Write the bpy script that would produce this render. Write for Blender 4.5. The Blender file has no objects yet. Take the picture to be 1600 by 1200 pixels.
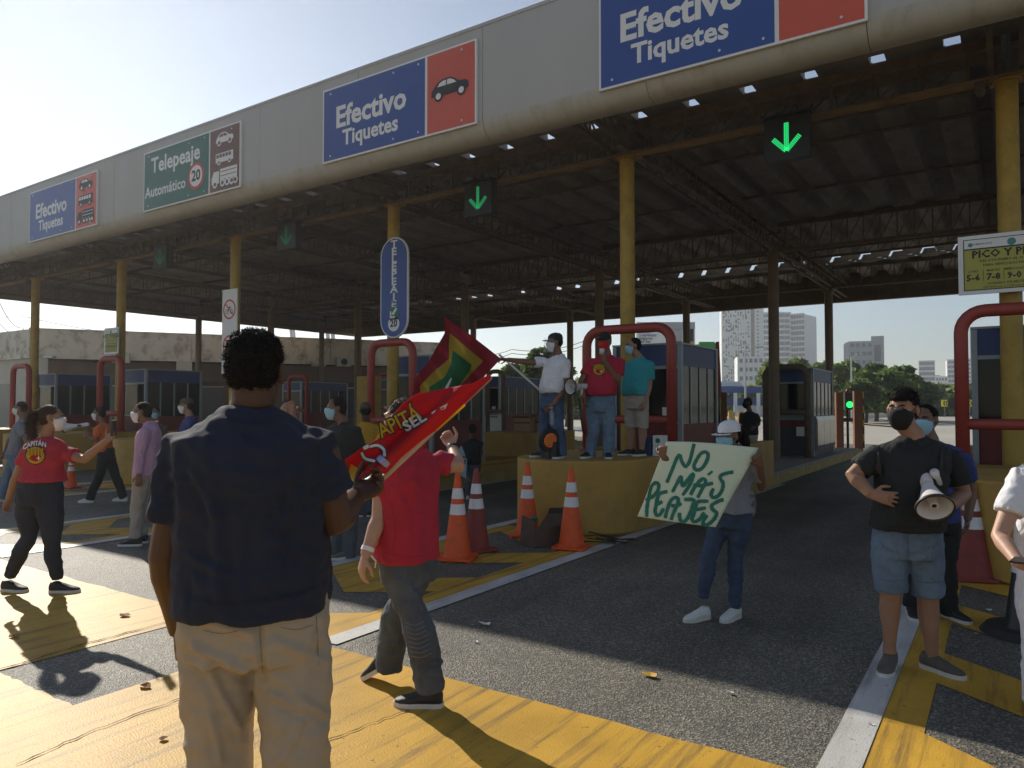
import bpy, bmesh, math, random
import numpy as np
from mathutils import Vector, Matrix, noise
from mathutils.bvhtree import BVHTree
random.seed(7)
sc = bpy.context.scene
COL = sc.collection
RAD = math.radians
# ------------------------------------------------------------------ camera
EYE = Vector((0, 0, 1.63)); FPX = 1149.0
_p, _y = RAD(1.667), RAD(33.9)
_fh = Vector((-math.sin(_y), math.cos(_y), 0)); CR = Vector((math.cos(_y), math.sin(_y), 0)); _u = Vector((0, 0, 1))
CF = (_fh * math.cos(_p) + _u * math.sin(_p)); CU = (-_fh * math.sin(_p) + _u * math.cos(_p))
cam = bpy.data.objects.new('camera', bpy.data.cameras.new('camera')); COL.objects.link(cam)
cam.data.sensor_width = 36; cam.data.lens = 36 * FPX / 1600; cam.data.clip_start = .05; cam.data.clip_end = 3000
cam.matrix_world = Matrix(((CR.x, CU.x, -CF.x, EYE.x), (CR.y, CU.y, -CF.y, EYE.y), (CR.z, CU.z, -CF.z, EYE.z), (0, 0, 0, 1)))
sc.camera = cam
# ------------------------------------------------------------------ light
SUN_EL, SUN_AZ = RAD(30.4), RAD(-69.6)                       # azimuth measured from +Y towards +X
SUN = Vector((math.sin(SUN_AZ) * math.cos(SUN_EL), math.cos(SUN_AZ) * math.cos(SUN_EL), math.sin(SUN_EL)))
w = bpy.data.worlds.new('World'); sc.world = w; w.use_nodes = True
nt = w.node_tree; bg = nt.nodes['Background']
sky = nt.nodes.new('ShaderNodeTexSky'); sky.sky_type = 'NISHITA'; sky.sun_disc = False
sky.sun_elevation = SUN_EL; sky.sun_rotation = SUN_AZ; sky.air_density = 1.0; sky.dust_density = .0; sky.ozone_density = 1.2
hs = nt.nodes.new('ShaderNodeHueSaturation'); hs.inputs['Saturation'].default_value = .80; nt.links.new(sky.outputs[0], hs.inputs['Color']); nt.links.new(hs.outputs[0], bg.inputs[0]); bg.inputs[1].default_value = 0.063
sl = bpy.data.lights.new('sun', 'SUN'); sl.energy = 3.7; sl.angle = RAD(.55); sl.color = (1, .92, .79)
so = bpy.data.objects.new('sun', sl); COL.objects.link(so); so.rotation_euler = (-SUN).to_track_quat('-Z', 'Y').to_euler()
so.location = (-20, 8, 15)
sc.view_settings.view_transform = 'Standard'; sc.view_settings.look = 'None'; sc.view_settings.gamma = 1
sc.view_settings.exposure = 0.66; sc.view_settings.use_curve_mapping = False

# ------------------------------------------------------------------ helpers
def V(*a): return Vector(a)
def at(px, py, Z):                      # point seen at photo pixel (px,py) at camera depth Z metres
    return EYE + (CF + CR * ((px - 800) / FPX) + CU * ((600 - py) / FPX)) * Z
def on(px, py, ax, v):                  # same ray met with the plane coordinate[ax]=v
    r = CF + CR * ((px - 800) / FPX) + CU * ((600 - py) / FPX)
    return EYE + r * ((v - EYE[ax]) / r[ax])
def gp(px, py, z=0.0): return on(px, py, 2, z)

ORG = {}
def tag(o, label=None, cat=None, group=None, kind=None):
    if label: o['label'] = label
    if cat: o['category'] = cat
    if group: o['group'] = group
    if kind: o['kind'] = kind
    return o
def thing(name, label, cat, loc=(0, 0, 0), group=None, rz=0.0):
    o = bpy.data.objects.new(name, None); COL.objects.link(o); o.empty_display_size = .2
    o.location = loc; o.rotation_euler = (0, 0, rz)
    return tag(o, label, cat, group)
def wm(o):                              # world matrix computed by hand, no depsgraph needed
    m = Matrix.LocRotScale(o.location, o.rotation_euler, o.scale)
    return wm(o.parent) @ m if o.parent else m
def link(name, me, parent=None, mats=None):
    o = bpy.data.objects.new(name, me); COL.objects.link(o)
    if parent is not None: o.parent = parent
    return o
def copy_tree(o, parent=None):
    c = o.copy(); COL.objects.link(c); c.parent = parent
    for ch in [x for x in CH.get(o, list(o.children))]: copy_tree(ch, c)
    return c
CH = {}

class MB:
    """collects faces (world coordinates) and links them as one mesh object"""
    def __init__(s): s.v = []; s.f = []; s.m = []; s.uv = None
    def add(s, vs, fs, mi=0):
        b = len(s.v); s.v += [tuple(x) for x in vs]; s.f += [tuple(b + i for i in f) for f in fs]; s.m += [mi] * len(fs); return s
    def box(s, c, size, rz=0.0, mi=0, M=None):
        x, y, z = [a / 2 for a in size]
        vs = [Vector((i * x, j * y, k * z)) for k in (-1, 1) for j in (-1, 1) for i in (-1, 1)]
        R = M if M is not None else Matrix.Rotation(rz, 3, 'Z')
        vs = [R @ p + Vector(c) for p in vs]
        return s.add(vs, [(0, 2, 3, 1), (4, 5, 7, 6), (0, 1, 5, 4), (2, 6, 7, 3), (0, 4, 6, 2), (1, 3, 7, 5)], mi)
    def bb(s, a, b, mi=0):
        return s.box([(a[i] + b[i]) / 2 for i in range(3)], [abs(b[i] - a[i]) for i in range(3)], mi=mi)
    def bar(s, a, b, wx, wy, mi=0, up=None):
        a = Vector(a); b = Vector(b); d = b - a; L = d.length; d.normalize()
        up = Vector(up) if up else (Vector((0, 0, 1)) if abs(d.z) < .95 else Vector((0, 1, 0)))
        r = d.cross(up).normalized(); u = r.cross(d)
        M = Matrix((r, d, u)).transposed()
        return s.box((a + b) / 2, (wx, L, wy), M=M, mi=mi)
    def tube(s, pts, r, n=8, mi=0, caps=True, ell=None):
        pts = [Vector(p) for p in pts]; rs = r if isinstance(r, (list, tuple)) else [r] * len(pts)
        vs = []; fs = []; prev = None
        for i, p in enumerate(pts):
            t = (pts[min(i + 1, len(pts) - 1)] - pts[max(i - 1, 0)]).normalized()
            if prev is None:
                ref = Vector((0, 0, 1)) if abs(t.z) < .9 else Vector((1, 0, 0)); a = t.cross(ref).normalized()
            else:
                a = (prev - t * prev.dot(t)).normalized()
            prev = a; b = t.cross(a)
            for k in range(n):
                q = 2 * math.pi * k / n; vs.append(p + (a * math.cos(q) + b * math.sin(q)) * rs[i])
        for i in range(len(pts) - 1):
            for k in range(n):
                fs.append((i * n + k, i * n + (k + 1) % n, (i + 1) * n + (k + 1) % n, (i + 1) * n + k))
        if caps: fs += [tuple(range(n - 1, -1, -1)), tuple((len(pts) - 1) * n + k for k in range(n))]
        return s.add(vs, fs, mi)
    def cyl(s, c, r, h, n=16, mi=0, r2=None): return s.tube([Vector(c), Vector(c) + Vector((0, 0, h))], [r, r if r2 is None else r2], n, mi)
    def ell(s, c, rad, M=None, nu=14, nv=9, mi=0):
        vs = []; c = Vector(c); M = M or Matrix.Identity(3)
        for j in range(1, nv):
            for i in range(nu):
                th = math.pi * j / nv; ph = 2 * math.pi * i / nu
                vs.append(c + M @ Vector((rad[0] * math.sin(th) * math.cos(ph), rad[1] * math.sin(th) * math.sin(ph), rad[2] * math.cos(th))))
        t = len(vs); vs += [c + M @ Vector((0, 0, rad[2])), c + M @ Vector((0, 0, -rad[2]))]
        fs = [(j * nu + i, (j + 1) * nu + i, (j + 1) * nu + (i + 1) % nu, j * nu + (i + 1) % nu) for j in range(nv - 2) for i in range(nu)]
        fs += [(t, i, (i + 1) % nu) for i in range(nu)] + [(t + 1, (nv - 2) * nu + (i + 1) % nu, (nv - 2) * nu + i) for i in range(nu)]
        return s.add(vs, fs, mi)
    def loft(s, secs, n=20, mi=0, p=2.0):
        """secs: list of (center, axis_a, axis_b) half-axis vectors; superellipse power p"""
        vs = []; fs = []
        for (c, a, b) in secs:
            c = Vector(c); a = Vector(a); b = Vector(b)
            for k in range(n):
                q = 2 * math.pi * k / n; cq, sq = math.cos(q), math.sin(q)
                vs.append(c + a * math.copysign(abs(cq) ** (2 / p), cq) + b * math.copysign(abs(sq) ** (2 / p), sq))
        for i in range(len(secs) - 1):
            for k in range(n): fs.append((i * n + k, i * n + (k + 1) % n, (i + 1) * n + (k + 1) % n, (i + 1) * n + k))
        fs += [tuple(range(n - 1, -1, -1)), tuple((len(secs) - 1) * n + k for k in range(n))]
        return s.add(vs, fs, mi)
    def poly(s, pts, d, mi=0):
        """flat polygon (list of 3d points) extruded by vector d"""
        n = len(pts); pts = [Vector(p) for p in pts]; d = Vector(d)
        nor = Vector((0, 0, 0))
        for i in range(n): nor += pts[i].cross(pts[(i + 1) % n])
        if nor.dot(d) > 0: pts = pts[::-1]
        vs = pts + [p + d for p in pts]
        return s.add(vs, [tuple(range(n)), tuple(range(2 * n - 1, n - 1, -1))] + [(i, i + n, (i + 1) % n + n, (i + 1) % n) for i in range(n)], mi)
    def mesh(s, name, origin=None, smooth=False):
        me = bpy.data.meshes.new(name)
        vs = s.v
        if origin is not None:
            inv = origin.inverted() if isinstance(origin, Matrix) else None
            vs = [tuple(inv @ Vector(p)) for p in vs] if inv else vs
        me.from_pydata(vs, [], s.f); me.update()
        if smooth is True: me.polygons.foreach_set('use_smooth', [True] * len(s.f))
        return me
    def build(s, name, mat, parent=None, smooth=False, fixn=False, auto=False, **kw):
        me = s.mesh(name, wm(parent) if parent is not None else None, smooth)
        for m in (mat if isinstance(mat, (list, tuple)) else [mat]): me.materials.append(m)
        if any(s.m): me.polygons.foreach_set('material_index', s.m)
        if fixn:
            bm = bmesh.new(); bm.from_mesh(me); bmesh.ops.recalc_face_normals(bm, faces=bm.faces); bm.to_mesh(me); bm.free()
        if auto: autosmooth(me, 35)
        o = link(name, me, parent)
        if parent is not None: CH.setdefault(parent, []).append(o)
        return tag(o, **kw) if kw else o
def autosmooth(me, deg=35):
    me.polygons.foreach_set('use_smooth', [True] * len(me.polygons))
    bm = bmesh.new(); bm.from_mesh(me)
    for e in bm.edges:
        if len(e.link_faces) == 2 and e.calc_face_angle(0) > RAD(deg): e.smooth = False
    bm.to_mesh(me); bm.free()
def share(o, parent, name=None, loc=None):
    c = bpy.data.objects.new(name or o.name.split('.')[0], o.data); COL.objects.link(c); c.parent = parent
    if loc is not None: c.location = loc
    if parent is not None: CH.setdefault(parent, []).append(c)
    return c
def bevel(o, wd=.01, seg=2):
    m = o.modifiers.new('bevel', 'BEVEL'); m.width = wd; m.segments = seg; m.limit_method = 'ANGLE'; m.angle_limit = RAD(40); return o

# ------------------------------------------------------------------ materials
def mat(name, col, rough=.75, var=.12, scale=3.0, bump=0.0, bscale=60.0, metal=0.0, dirt=None, dirt_amt=.0, dirt_scale=2.0,
        emit=None, estr=1.0, spec=.5, alpha=None, coords='Object', stretch=(1, 1, 1), trans=0.0, sheen=0.0, sub=0.0, fold=0.0, fscale=7.0):
    m = bpy.data.materials.new(name); m.use_nodes = True; n = m.node_tree.nodes; L = m.node_tree.links
    b = n['Principled BSDF']; b.inputs['Roughness'].default_value = rough; b.inputs['Metallic'].default_value = metal
    b.inputs['Specular IOR Level'].default_value = spec
    tc = n.new('ShaderNodeTexCoord'); mp = n.new('ShaderNodeMapping'); mp.inputs['Scale'].default_value = stretch
    if coords == 'World':
        g = n.new('ShaderNodeNewGeometry'); L.new(g.outputs['Position'], mp.inputs[0])
    else: L.new(tc.outputs[coords], mp.inputs[0])
    nz = n.new('ShaderNodeTexNoise'); nz.inputs['Scale'].default_value = scale; nz.inputs['Detail'].default_value = 6; nz.inputs['Roughness'].default_value = .62
    L.new(mp.outputs[0], nz.inputs['Vector'])
    rp = n.new('ShaderNodeValToRGB'); rp.color_ramp.elements[0].position = .3; rp.color_ramp.elements[1].position = .7
    lo = [max(0, c * (1 - var)) for c in col[:3]] + [1]; hi = [min(1, c * (1 + var)) for c in col[:3]] + [1]
    rp.color_ramp.elements[0].color = lo; rp.color_ramp.elements[1].color = hi
    L.new(nz.outputs['Fac'], rp.inputs[0]); out = rp.outputs[0]
    if dirt is not None:
        n2 = n.new('ShaderNodeTexNoise'); n2.inputs['Scale'].default_value = dirt_scale; n2.inputs['Detail'].default_value = 8; n2.inputs['Roughness'].default_value = .7
        L.new(mp.outputs[0], n2.inputs['Vector'])
        r2 = n.new('ShaderNodeValToRGB'); r2.color_ramp.elements[0].position = .5; r2.color_ramp.elements[1].position = .72
        r2.color_ramp.elements[0].color = (0, 0, 0, 1); r2.color_ramp.elements[1].color = (dirt_amt,) * 3 + (1,)
        L.new(n2.outputs['Fac'], r2.inputs[0])
        mx = n.new('ShaderNodeMix'); mx.data_type = 'RGBA'; L.new(r2.outputs[0], mx.inputs[0]); L.new(out, mx.inputs[6]); mx.inputs[7].default_value = tuple(dirt) + (1,)
        out = mx.outputs[2]
    L.new(out, b.inputs['Base Color'])
    last = None
    if bump:
        bn = n.new('ShaderNodeTexNoise'); bn.inputs['Scale'].default_value = bscale; bn.inputs['Detail'].default_value = 3
        L.new(mp.outputs[0], bn.inputs['Vector'])
        bp = n.new('ShaderNodeBump'); bp.inputs['Strength'].default_value = bump; bp.inputs['Distance'].default_value = .01
        L.new(bn.outputs['Fac'], bp.inputs['Height']); last = bp
    if fold:
        f1 = n.new('ShaderNodeTexNoise'); f1.inputs['Scale'].default_value = fscale; f1.inputs['Detail'].default_value = 2; f1.inputs['Distortion'].default_value = 1.2
        m2 = n.new('ShaderNodeMapping'); m2.inputs['Scale'].default_value = (1.3, 1.3, .55); m2.inputs['Rotation'].default_value = (.2, .3, 0)
        L.new(tc.outputs['Object'], m2.inputs[0]); L.new(m2.outputs[0], f1.inputs['Vector'])
        b2 = n.new('ShaderNodeBump'); b2.inputs['Strength'].default_value = fold; b2.inputs['Distance'].default_value = .05
        L.new(f1.outputs['Fac'], b2.inputs['Height'])
        if last: L.new(last.outputs[0], b2.inputs['Normal'])
        last = b2
    if last: L.new(last.outputs[0], b.inputs['Normal'])
    if emit: b.inputs['Emission Color'].default_value = tuple(emit) + (1,); b.inputs['Emission Strength'].default_value = estr
    if sheen: b.inputs['Sheen Weight'].default_value = sheen
    if sub: b.inputs['Subsurface Weight'].default_value = sub; b.inputs['Subsurface Radius'].default_value = (.02, .008, .005); b.inputs['Subsurface Scale'].default_value = .5
    if trans:
        tl = n.new('ShaderNodeBsdfTranslucent'); L.new(out, tl.inputs[0]); ms = n.new('ShaderNodeMixShader'); ms.inputs[0].default_value = trans
        L.new(b.outputs[0], ms.inputs[1]); L.new(tl.outputs[0], ms.inputs[2]); L.new(ms.outputs[0], n['Material Output'].inputs[0])
    if alpha is not None: b.inputs['Alpha'].default_value = alpha
    return m

M = {}
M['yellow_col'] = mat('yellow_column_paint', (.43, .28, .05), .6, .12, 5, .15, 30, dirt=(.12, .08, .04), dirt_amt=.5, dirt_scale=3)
M['shaded_col'] = mat('shaded_yellow_paint', (.17, .12, .075), .6, .15, 5, .15, 30)  # yellow of the rear columns darkened to brown, shade put into the colour
M['truss'] = mat('rusty_brown_steel', (.15, .11, .08), .75, .25, 6, .3, 40, dirt=(.06, .035, .02), dirt_amt=.7)
M['truss_yellow'] = mat('weathered_ochre_steel', (.28, .19, .09), .7, .25, 6, .3, 40, dirt=(.10, .05, .02), dirt_amt=.6)
M['roof'] = mat('old_fibre_cement_sheet', (.29, .26, .23), .9, .22, 1.2, .2, 20, dirt=(.10, .07, .05), dirt_amt=.7, dirt_scale=.9)
M['fascia'] = mat('pale_fascia_metal', (.43, .43, .43), .5, .05, .7, .0, dirt=(.36, .27, .16), dirt_amt=.35, dirt_scale=.8, stretch=(1, 1, .25))
M['fascia_lip'] = mat('grimy_fascia_lip', (.44, .425, .385), .6, .05, 2, 0, dirt=(.27, .20, .12), dirt_amt=.5, dirt_scale=3, stretch=(1.6, 1, .5))
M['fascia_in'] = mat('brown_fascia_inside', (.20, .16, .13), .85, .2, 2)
M['sign_blue'] = mat('blue_sign_face', (.035, .085, .33), .4, .06, 1)
M['sign_red'] = mat('red_sign_face', (.62, .10, .06), .4, .06, 1)
M['sign_green'] = mat('green_sign_face', (.03, .14, .10), .4, .06, 1)
M['sign_brown'] = mat('brown_sign_face', (.17, .075, .05), .4, .06, 1)
M['sign_white'] = mat('white_sign_print', (.78, .78, .78), .45, .04, 2)
M['sign_black'] = mat('black_sign_print', (.02, .02, .022), .5, .1, 2)
M['sign_ring'] = mat('red_ring_print', (.6, .04, .05), .45, .05, 2)
M['bolt'] = mat('bolt_metal', (.7, .7, .7), .35, .1, 20, metal=.6)
M['alu'] = mat('brushed_aluminium', (.45, .46, .47), .38, .08, 4, metal=.7)
M['ochre'] = mat('ochre_island_paint', (.45, .27, .055), .65, .10, 2.0, .25, 25, dirt=(.14, .10, .06), dirt_amt=.45, dirt_scale=1.6)
M['kerb'] = mat('worn_yellow_kerb', (.42, .31, .10), .8, .18, 3, .3, 30, dirt=(.16, .13, .10), dirt_amt=.8, dirt_scale=4)
M['concrete'] = mat('island_concrete', (.30, .28, .25), .9, .15, 2, .3, 30, dirt=(.14, .12, .10), dirt_amt=.6)
M['hoop'] = mat('red_guard_pipe_paint', (.33, .05, .038), .5, .1, 5, .1, 40, dirt=(.14, .04, .03), dirt_amt=.45, dirt_scale=5)
M['booth_blue'] = mat('booth_blue_band', (.03, .055, .16), .5, .1, 3)
M['booth_red'] = mat('booth_red_panel', (.17, .03, .025), .6, .15, 3, dirt=(.06, .03, .03), dirt_amt=.5)
M['booth_frame'] = mat('booth_grey_frame', (.26, .29, .31), .45, .08, 4, metal=.4)
M['booth_dark'] = mat('booth_dark_panel', (.05, .055, .06), .6, .1, 3)
M['steel'] = mat('scratched_steel_cladding', (.42, .40, .36), .32, .15, 3, .1, 12, metal=.8)
M['glass'] = mat('dark_booth_glass', (.012, .014, .016), .10, .1, 2, spec=.22)
M['orange'] = mat('orange_cone_plastic', (.80, .10, .012), .5, .08, 6, dirt=(.25, .06, .03), dirt_amt=.4, dirt_scale=9, trans=.06)
M['oldcone'] = mat('faded_maroon_cone', (.26, .045, .035), .65, .12, 6, dirt=(.08, .03, .02), dirt_amt=.5, dirt_scale=8)
M['reflect'] = mat('white_reflective_band', (.74, .72, .74), .35, .06, 20, dirt=(.4, .36, .34), dirt_amt=.4, dirt_scale=14)
M['blackp'] = mat('black_plastic', (.018, .018, .02), .45, .1, 5)
M['black_rubber'] = mat('black_rubber', (.02, .02, .02), .75, .1, 5)
M['led'] = mat('green_led', (.0, .3, .08), .4, .2, 80, emit=(.02, .8, .2), estr=.7)
M['led_dim'] = mat('dim_green_led', (.0, .12, .05), .4, .2, 80, emit=(.03, .4, .18), estr=.12)
M['led_mid'] = mat('medium_green_led', (.0, .2, .07), .4, .2, 80, emit=(.03, .6, .2), estr=.3)
M['greenlamp'] = mat('green_lamp', (.0, .4, .1), .3, .1, 10, emit=(.02, 1, .12), estr=1.6)
M['cardboard'] = mat('brown_cardboard', (.34, .22, .12), .85, .12, 4, .15, 50)
M['cardboard_dark'] = mat('dirty_cardboard', (.10, .065, .045), .85, .2, 5, .2, 50)
M['paper'] = mat('white_paper', (.72, .72, .70), .8, .05, 5)
# ------------------------------------------------------------------ ground
def ground_mat():
    m = bpy.data.materials.new('asphalt'); m.use_nodes = True; n = m.node_tree.nodes; L = m.node_tree.links; b = n['Principled BSDF']
    g = n.new('ShaderNodeNewGeometry')
    vo = n.new('ShaderNodeTexVoronoi'); vo.inputs['Scale'].default_value = 95; L.new(g.outputs['Position'], vo.inputs['Vector'])
    vr = n.new('ShaderNodeValToRGB'); vr.color_ramp.interpolation = 'LINEAR'
    e = vr.color_ramp.elements; e[0].position = 0; e[0].color = (.07, .069, .064, 1); e[1].position = 1; e[1].color = (.42, .39, .31, 1)
    q = e.new(.55); q.color = (.135, .13, .115, 1)
    L.new(vo.outputs['Color'], vr.inputs[0])
    n1 = n.new('ShaderNodeTexNoise'); n1.inputs['Scale'].default_value = .55; n1.inputs['Detail'].default_value = 7; n1.inputs['Roughness'].default_value = .6; L.new(g.outputs['Position'], n1.inputs['Vector'])
    r1 = n.new('ShaderNodeValToRGB'); r1.color_ramp.elements[0].position = .32; r1.color_ramp.elements[0].color = (.72, .72, .74, 1); r1.color_ramp.elements[1].position = .68; r1.color_ramp.elements[1].color = (1.25, 1.2, 1.1, 1)
    L.new(n1.outputs['Fac'], r1.inputs[0])
    mx = n.new('ShaderNodeMix'); mx.data_type = 'RGBA'; mx.blend_type = 'MULTIPLY'; mx.inputs[0].default_value = 1; L.new(vr.outputs[0], mx.inputs[6]); L.new(r1.outputs[0], mx.inputs[7])
    # oil-dark wheel tracks along the lanes
    n2 = n.new('ShaderNodeTexNoise'); n2.inputs['Scale'].default_value = 1.0; n2.inputs['Detail'].default_value = 6
    mp = n.new('ShaderNodeMapping'); mp.inputs['Scale'].default_value = (1.6, .12, 1); L.new(g.outputs['Position'], mp.inputs[0]); L.new(mp.outputs[0], n2.inputs['Vector'])
    r2 = n.new('ShaderNodeValToRGB'); r2.color_ramp.elements[0].position = .42; r2.color_ramp.elements[0].color = (.68, .68, .7, 1); r2.color_ramp.elements[1].position = .62; r2.color_ramp.elements[1].color = (1, 1, 1, 1)
    L.new(n2.outputs['Fac'], r2.inputs[0])
    m3 = n.new('ShaderNodeMix'); m3.data_type = 'RGBA'; m3.blend_type = 'MULTIPLY'; m3.inputs[0].default_value = .8; L.new(mx.outputs[2], m3.inputs[6]); L.new(r2.outputs[0], m3.inputs[7])
    L.new(m3.outputs[2], b.inputs['Base Color']); b.inputs['Roughness'].default_value = .62; b.inputs['Specular IOR Level'].default_value = .35
    bp = n.new('ShaderNodeBump'); bp.inputs['Strength'].default_value = .8; bp.inputs['Distance'].default_value = .006; L.new(vo.outputs['Distance'], bp.inputs['Height']); L.new(bp.outputs[0], b.inputs['Normal'])
    return m
def paint_mat(name, col, wear=.45, rough=.5, spec=.5, streak=(9, .7, 1), rot=0.0, dark=(.07, .06, .05)):
    m = bpy.data.materials.new(name); m.use_nodes = True; n = m.node_tree.nodes; L = m.node_tree.links; b = n['Principled BSDF']
    g = n.new('ShaderNodeNewGeometry')
    mp = n.new('ShaderNodeMapping'); mp.inputs['Scale'].default_value = streak; mp.inputs['Rotation'].default_value = (0, 0, rot); L.new(g.outputs['Position'], mp.inputs[0])
    a = n.new('ShaderNodeTexNoise'); a.inputs['Scale'].default_value = 1.3; a.inputs['Detail'].default_value = 9; a.inputs['Roughness'].default_value = .68; L.new(mp.outputs[0], a.inputs['Vector'])
    ra = n.new('ShaderNodeValToRGB'); ra.color_ramp.elements[0].position = .50; ra.color_ramp.elements[0].color = (0, 0, 0, 1); ra.color_ramp.elements[1].position = .72; ra.color_ramp.elements[1].color = (wear, wear, wear, 1); L.new(a.outputs['Fac'], ra.inputs[0])
    f = n.new('ShaderNodeTexNoise'); f.inputs['Scale'].default_value = 22; f.inputs['Detail'].default_value = 8; f.inputs['Roughness'].default_value = .75; L.new(g.outputs['Position'], f.inputs['Vector'])
    rf = n.new('ShaderNodeValToRGB'); rf.color_ramp.elements[0].position = .60; rf.color_ramp.elements[0].color = (0, 0, 0, 1); rf.color_ramp.elements[1].position = .66; rf.color_ramp.elements[1].color = (.75, .75, .75, 1); L.new(f.outputs['Fac'], rf.inputs[0])
    mxm = n.new('ShaderNodeMath'); mxm.operation = 'MAXIMUM'; L.new(ra.outputs[0], mxm.inputs[0]); L.new(rf.outputs[0], mxm.inputs[1])
    cn = n.new('ShaderNodeTexNoise'); cn.inputs['Scale'].default_value = 1.8; cn.inputs['Detail'].default_value = 6; L.new(g.outputs['Position'], cn.inputs['Vector'])
    rc = n.new('ShaderNodeValToRGB'); rc.color_ramp.elements[0].position = .35; rc.color_ramp.elements[0].color = tuple(c * .82 for c in col) + (1,); rc.color_ramp.elements[1].position = .65; rc.color_ramp.elements[1].color = tuple(min(1, c * 1.1) for c in col) + (1,); L.new(cn.outputs['Fac'], rc.inputs[0])
    mx = n.new('ShaderNodeMix'); mx.data_type = 'RGBA'; L.new(mxm.outputs[0], mx.inputs[0]); L.new(rc.outputs[0], mx.inputs[6]); mx.inputs[7].default_value = dark + (1,)
    L.new(mx.outputs[2], b.inputs['Base Color']); b.inputs['Roughness'].default_value = rough; b.inputs['Specular IOR Level'].default_value = spec
    vo = n.new('ShaderNodeTexVoronoi'); vo.inputs['Scale'].default_value = 95; L.new(g.outputs['Position'], vo.inputs['Vector'])
    bp = n.new('ShaderNodeBump'); bp.inputs['Strength'].default_value = .22; bp.inputs['Distance'].default_value = .005; L.new(vo.outputs['Distance'], bp.inputs['Height']); L.new(bp.outputs[0], b.inputs['Normal'])
    return m
M['asphalt'] = ground_mat()
M['ypaint'] = paint_mat('yellow_road_paint', (.58, .335, .045), wear=.95, rough=.56, spec=.25, streak=(9, .45, 1), rot=.10)
M['wpaint'] = paint_mat('white_road_paint', (.58, .57, .55), wear=.55, rough=.5)
M['cpave'] = mat('pale_road_concrete', (.36, .34, .29), .8, .12, .15, .1, 20, coords='World')
M['verge'] = mat('dry_grass_verge', (.10, .10, .035), .95, .3, .3, coords='World')

def sheet(x0, y0, x1, y1, z): return MB().add([(x0, y0, z), (x1, y0, z), (x1, y1, z), (x0, y1, z)], [(0, 1, 2, 3)])
sheet(-900, -60, 900, 1100, -.012).build('ground', M['verge'], kind='structure')
sheet(-60, -30, 40, 34, 0).build('plaza_asphalt', M['asphalt'], kind='structure')
# sunlit road beyond the plaza, sweeping to the right
g_ = MB(); g_.add([(-60, 34, 0), (40, 34, 0), (75, 80, -.004), (60, 170, -.004), (0, 140, -.004), (-70, 110, -.004)], [(0, 1, 2, 3, 4, 5)])
g_.build('far_road', M['cpave'], kind='structure')

SP, X0 = 5.125, .067
XC = [X0 - SP * i for i in range(7)]; XI = [x + .24 for x in XC]           # column lines, island centre lines
D1, D2, D3, DF = 10.88, 19.9, 27.2, 8.62
def jag(a, b, n, amp, z):
    a = Vector(a); b = Vector(b); return [(a.lerp(b, i / n).x + (random.uniform(-amp, amp) if 0 < i < n else 0), a.lerp(b, i / n).y + (random.uniform(-amp, amp) if 0 < i < n else 0), z) for i in range(n + 1)]
def ypanel(x0, y0, x1, y1, z=.004):
    ring = jag((x0, y0), (x1, y0), 14, .012, z)[:-1] + jag((x1, y0), (x1, y1), 10, .012, z)[:-1] + jag((x1, y1), (x0, y1), 18, .012, z)[:-1] + jag((x0, y1), (x0, y0), 10, .012, z)[:-1]
    return MB().add(ring, [tuple(range(len(ring)))])
yb = 3.47
for (a, b) in ((-4.22, -.75), (-9.25, -5.15), (-14.3, -10.2), (.55, 4.6), (-19.4, -15.3)):
    ypanel(a, -2.5, b, yb).build('yellow_road_band', M['ypaint'], kind='structure')
ypanel(-5.15 + .0, -2.5, -4.22, 2.02, .0045).build('yellow_road_band', M['ypaint'], kind='structure')
# gore markings before each island: white borders, yellow inner border, yellow chevrons
for i, xi in enumerate(XI[:6]):
    hw = .93 if i else .985; xc = xi + (.0 if i else .03)
    y0 = 3.52; y1 = 8.3
    for s in (-1, 1):
        xe = xc + s * hw
        sheet(xe - .085, y0, xe + .085, y1 + 7.5, .008).build('white_lane_line', M['wpaint'], kind='structure')
        xin = xc + s * (hw - .17)
        sheet(xin - .085 - (.03 if s > 0 else 0), y0 + .05, xin + .083 + (.03 if s < 0 else 0), y1, .004).build('yellow_edge_line', M['ypaint'], kind='structure')
    for k in range(-1, 3):
        ya = 5.02 + 1.42 * k; h = .62; hwi = hw - .27; sl_ = .72 * hwi
        mb = MB()
        pts = []
        top = [(-hwi, ya + h), (0, ya + h - sl_), (hwi, ya + h)]; bot = [(hwi, ya), (0, ya - sl_), (-hwi, ya)]
        if i == 0 and k == -1: bot = [(x, y - .9) for x, y in bot]
        P = [(xc + x, max(y, y0 + .05 if i else 2.4), .0042) for x, y in top + bot]
        mb.add(P, [(0, 5, 4, 1), (1, 4, 3, 2)]); mb.build('yellow_chevron', M['ypaint'], kind='structure')

# cracks and tyre scuffs crossing the paint
def crack(pts, w, z=.0105, name='road_crack', m='crack', jt=.012):
    P_ = [gp(x, y) for x, y in pts]; Q = []
    for a, b in zip(P_[:-1], P_[1:]):
        for k in range(8): q = a.lerp(b, k / 8); Q.append(V(q.x + random.uniform(-jt, jt), q.y + random.uniform(-jt, jt), z))
    Q.append(V(P_[-1].x, P_[-1].y, z)); mb = MB(); n = len(Q)
    for i, q in enumerate(Q):
        t = (Q[min(i + 1, n - 1)] - Q[max(i - 1, 0)]).normalized(); s = V(-t.y, t.x, 0) * w * random.uniform(.3, 1)
        mb.v += [tuple(q + s), tuple(q - s)]
    mb.f = [(2 * i, 2 * i + 2, 2 * i + 3, 2 * i + 1) for i in range(n - 1)]; mb.m = [0] * (n - 1)
    mb.build(name, M[m], kind='structure')
M['crack'] = mat('crack_dirt', (.05, .042, .032), .9, .3, 20)
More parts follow.
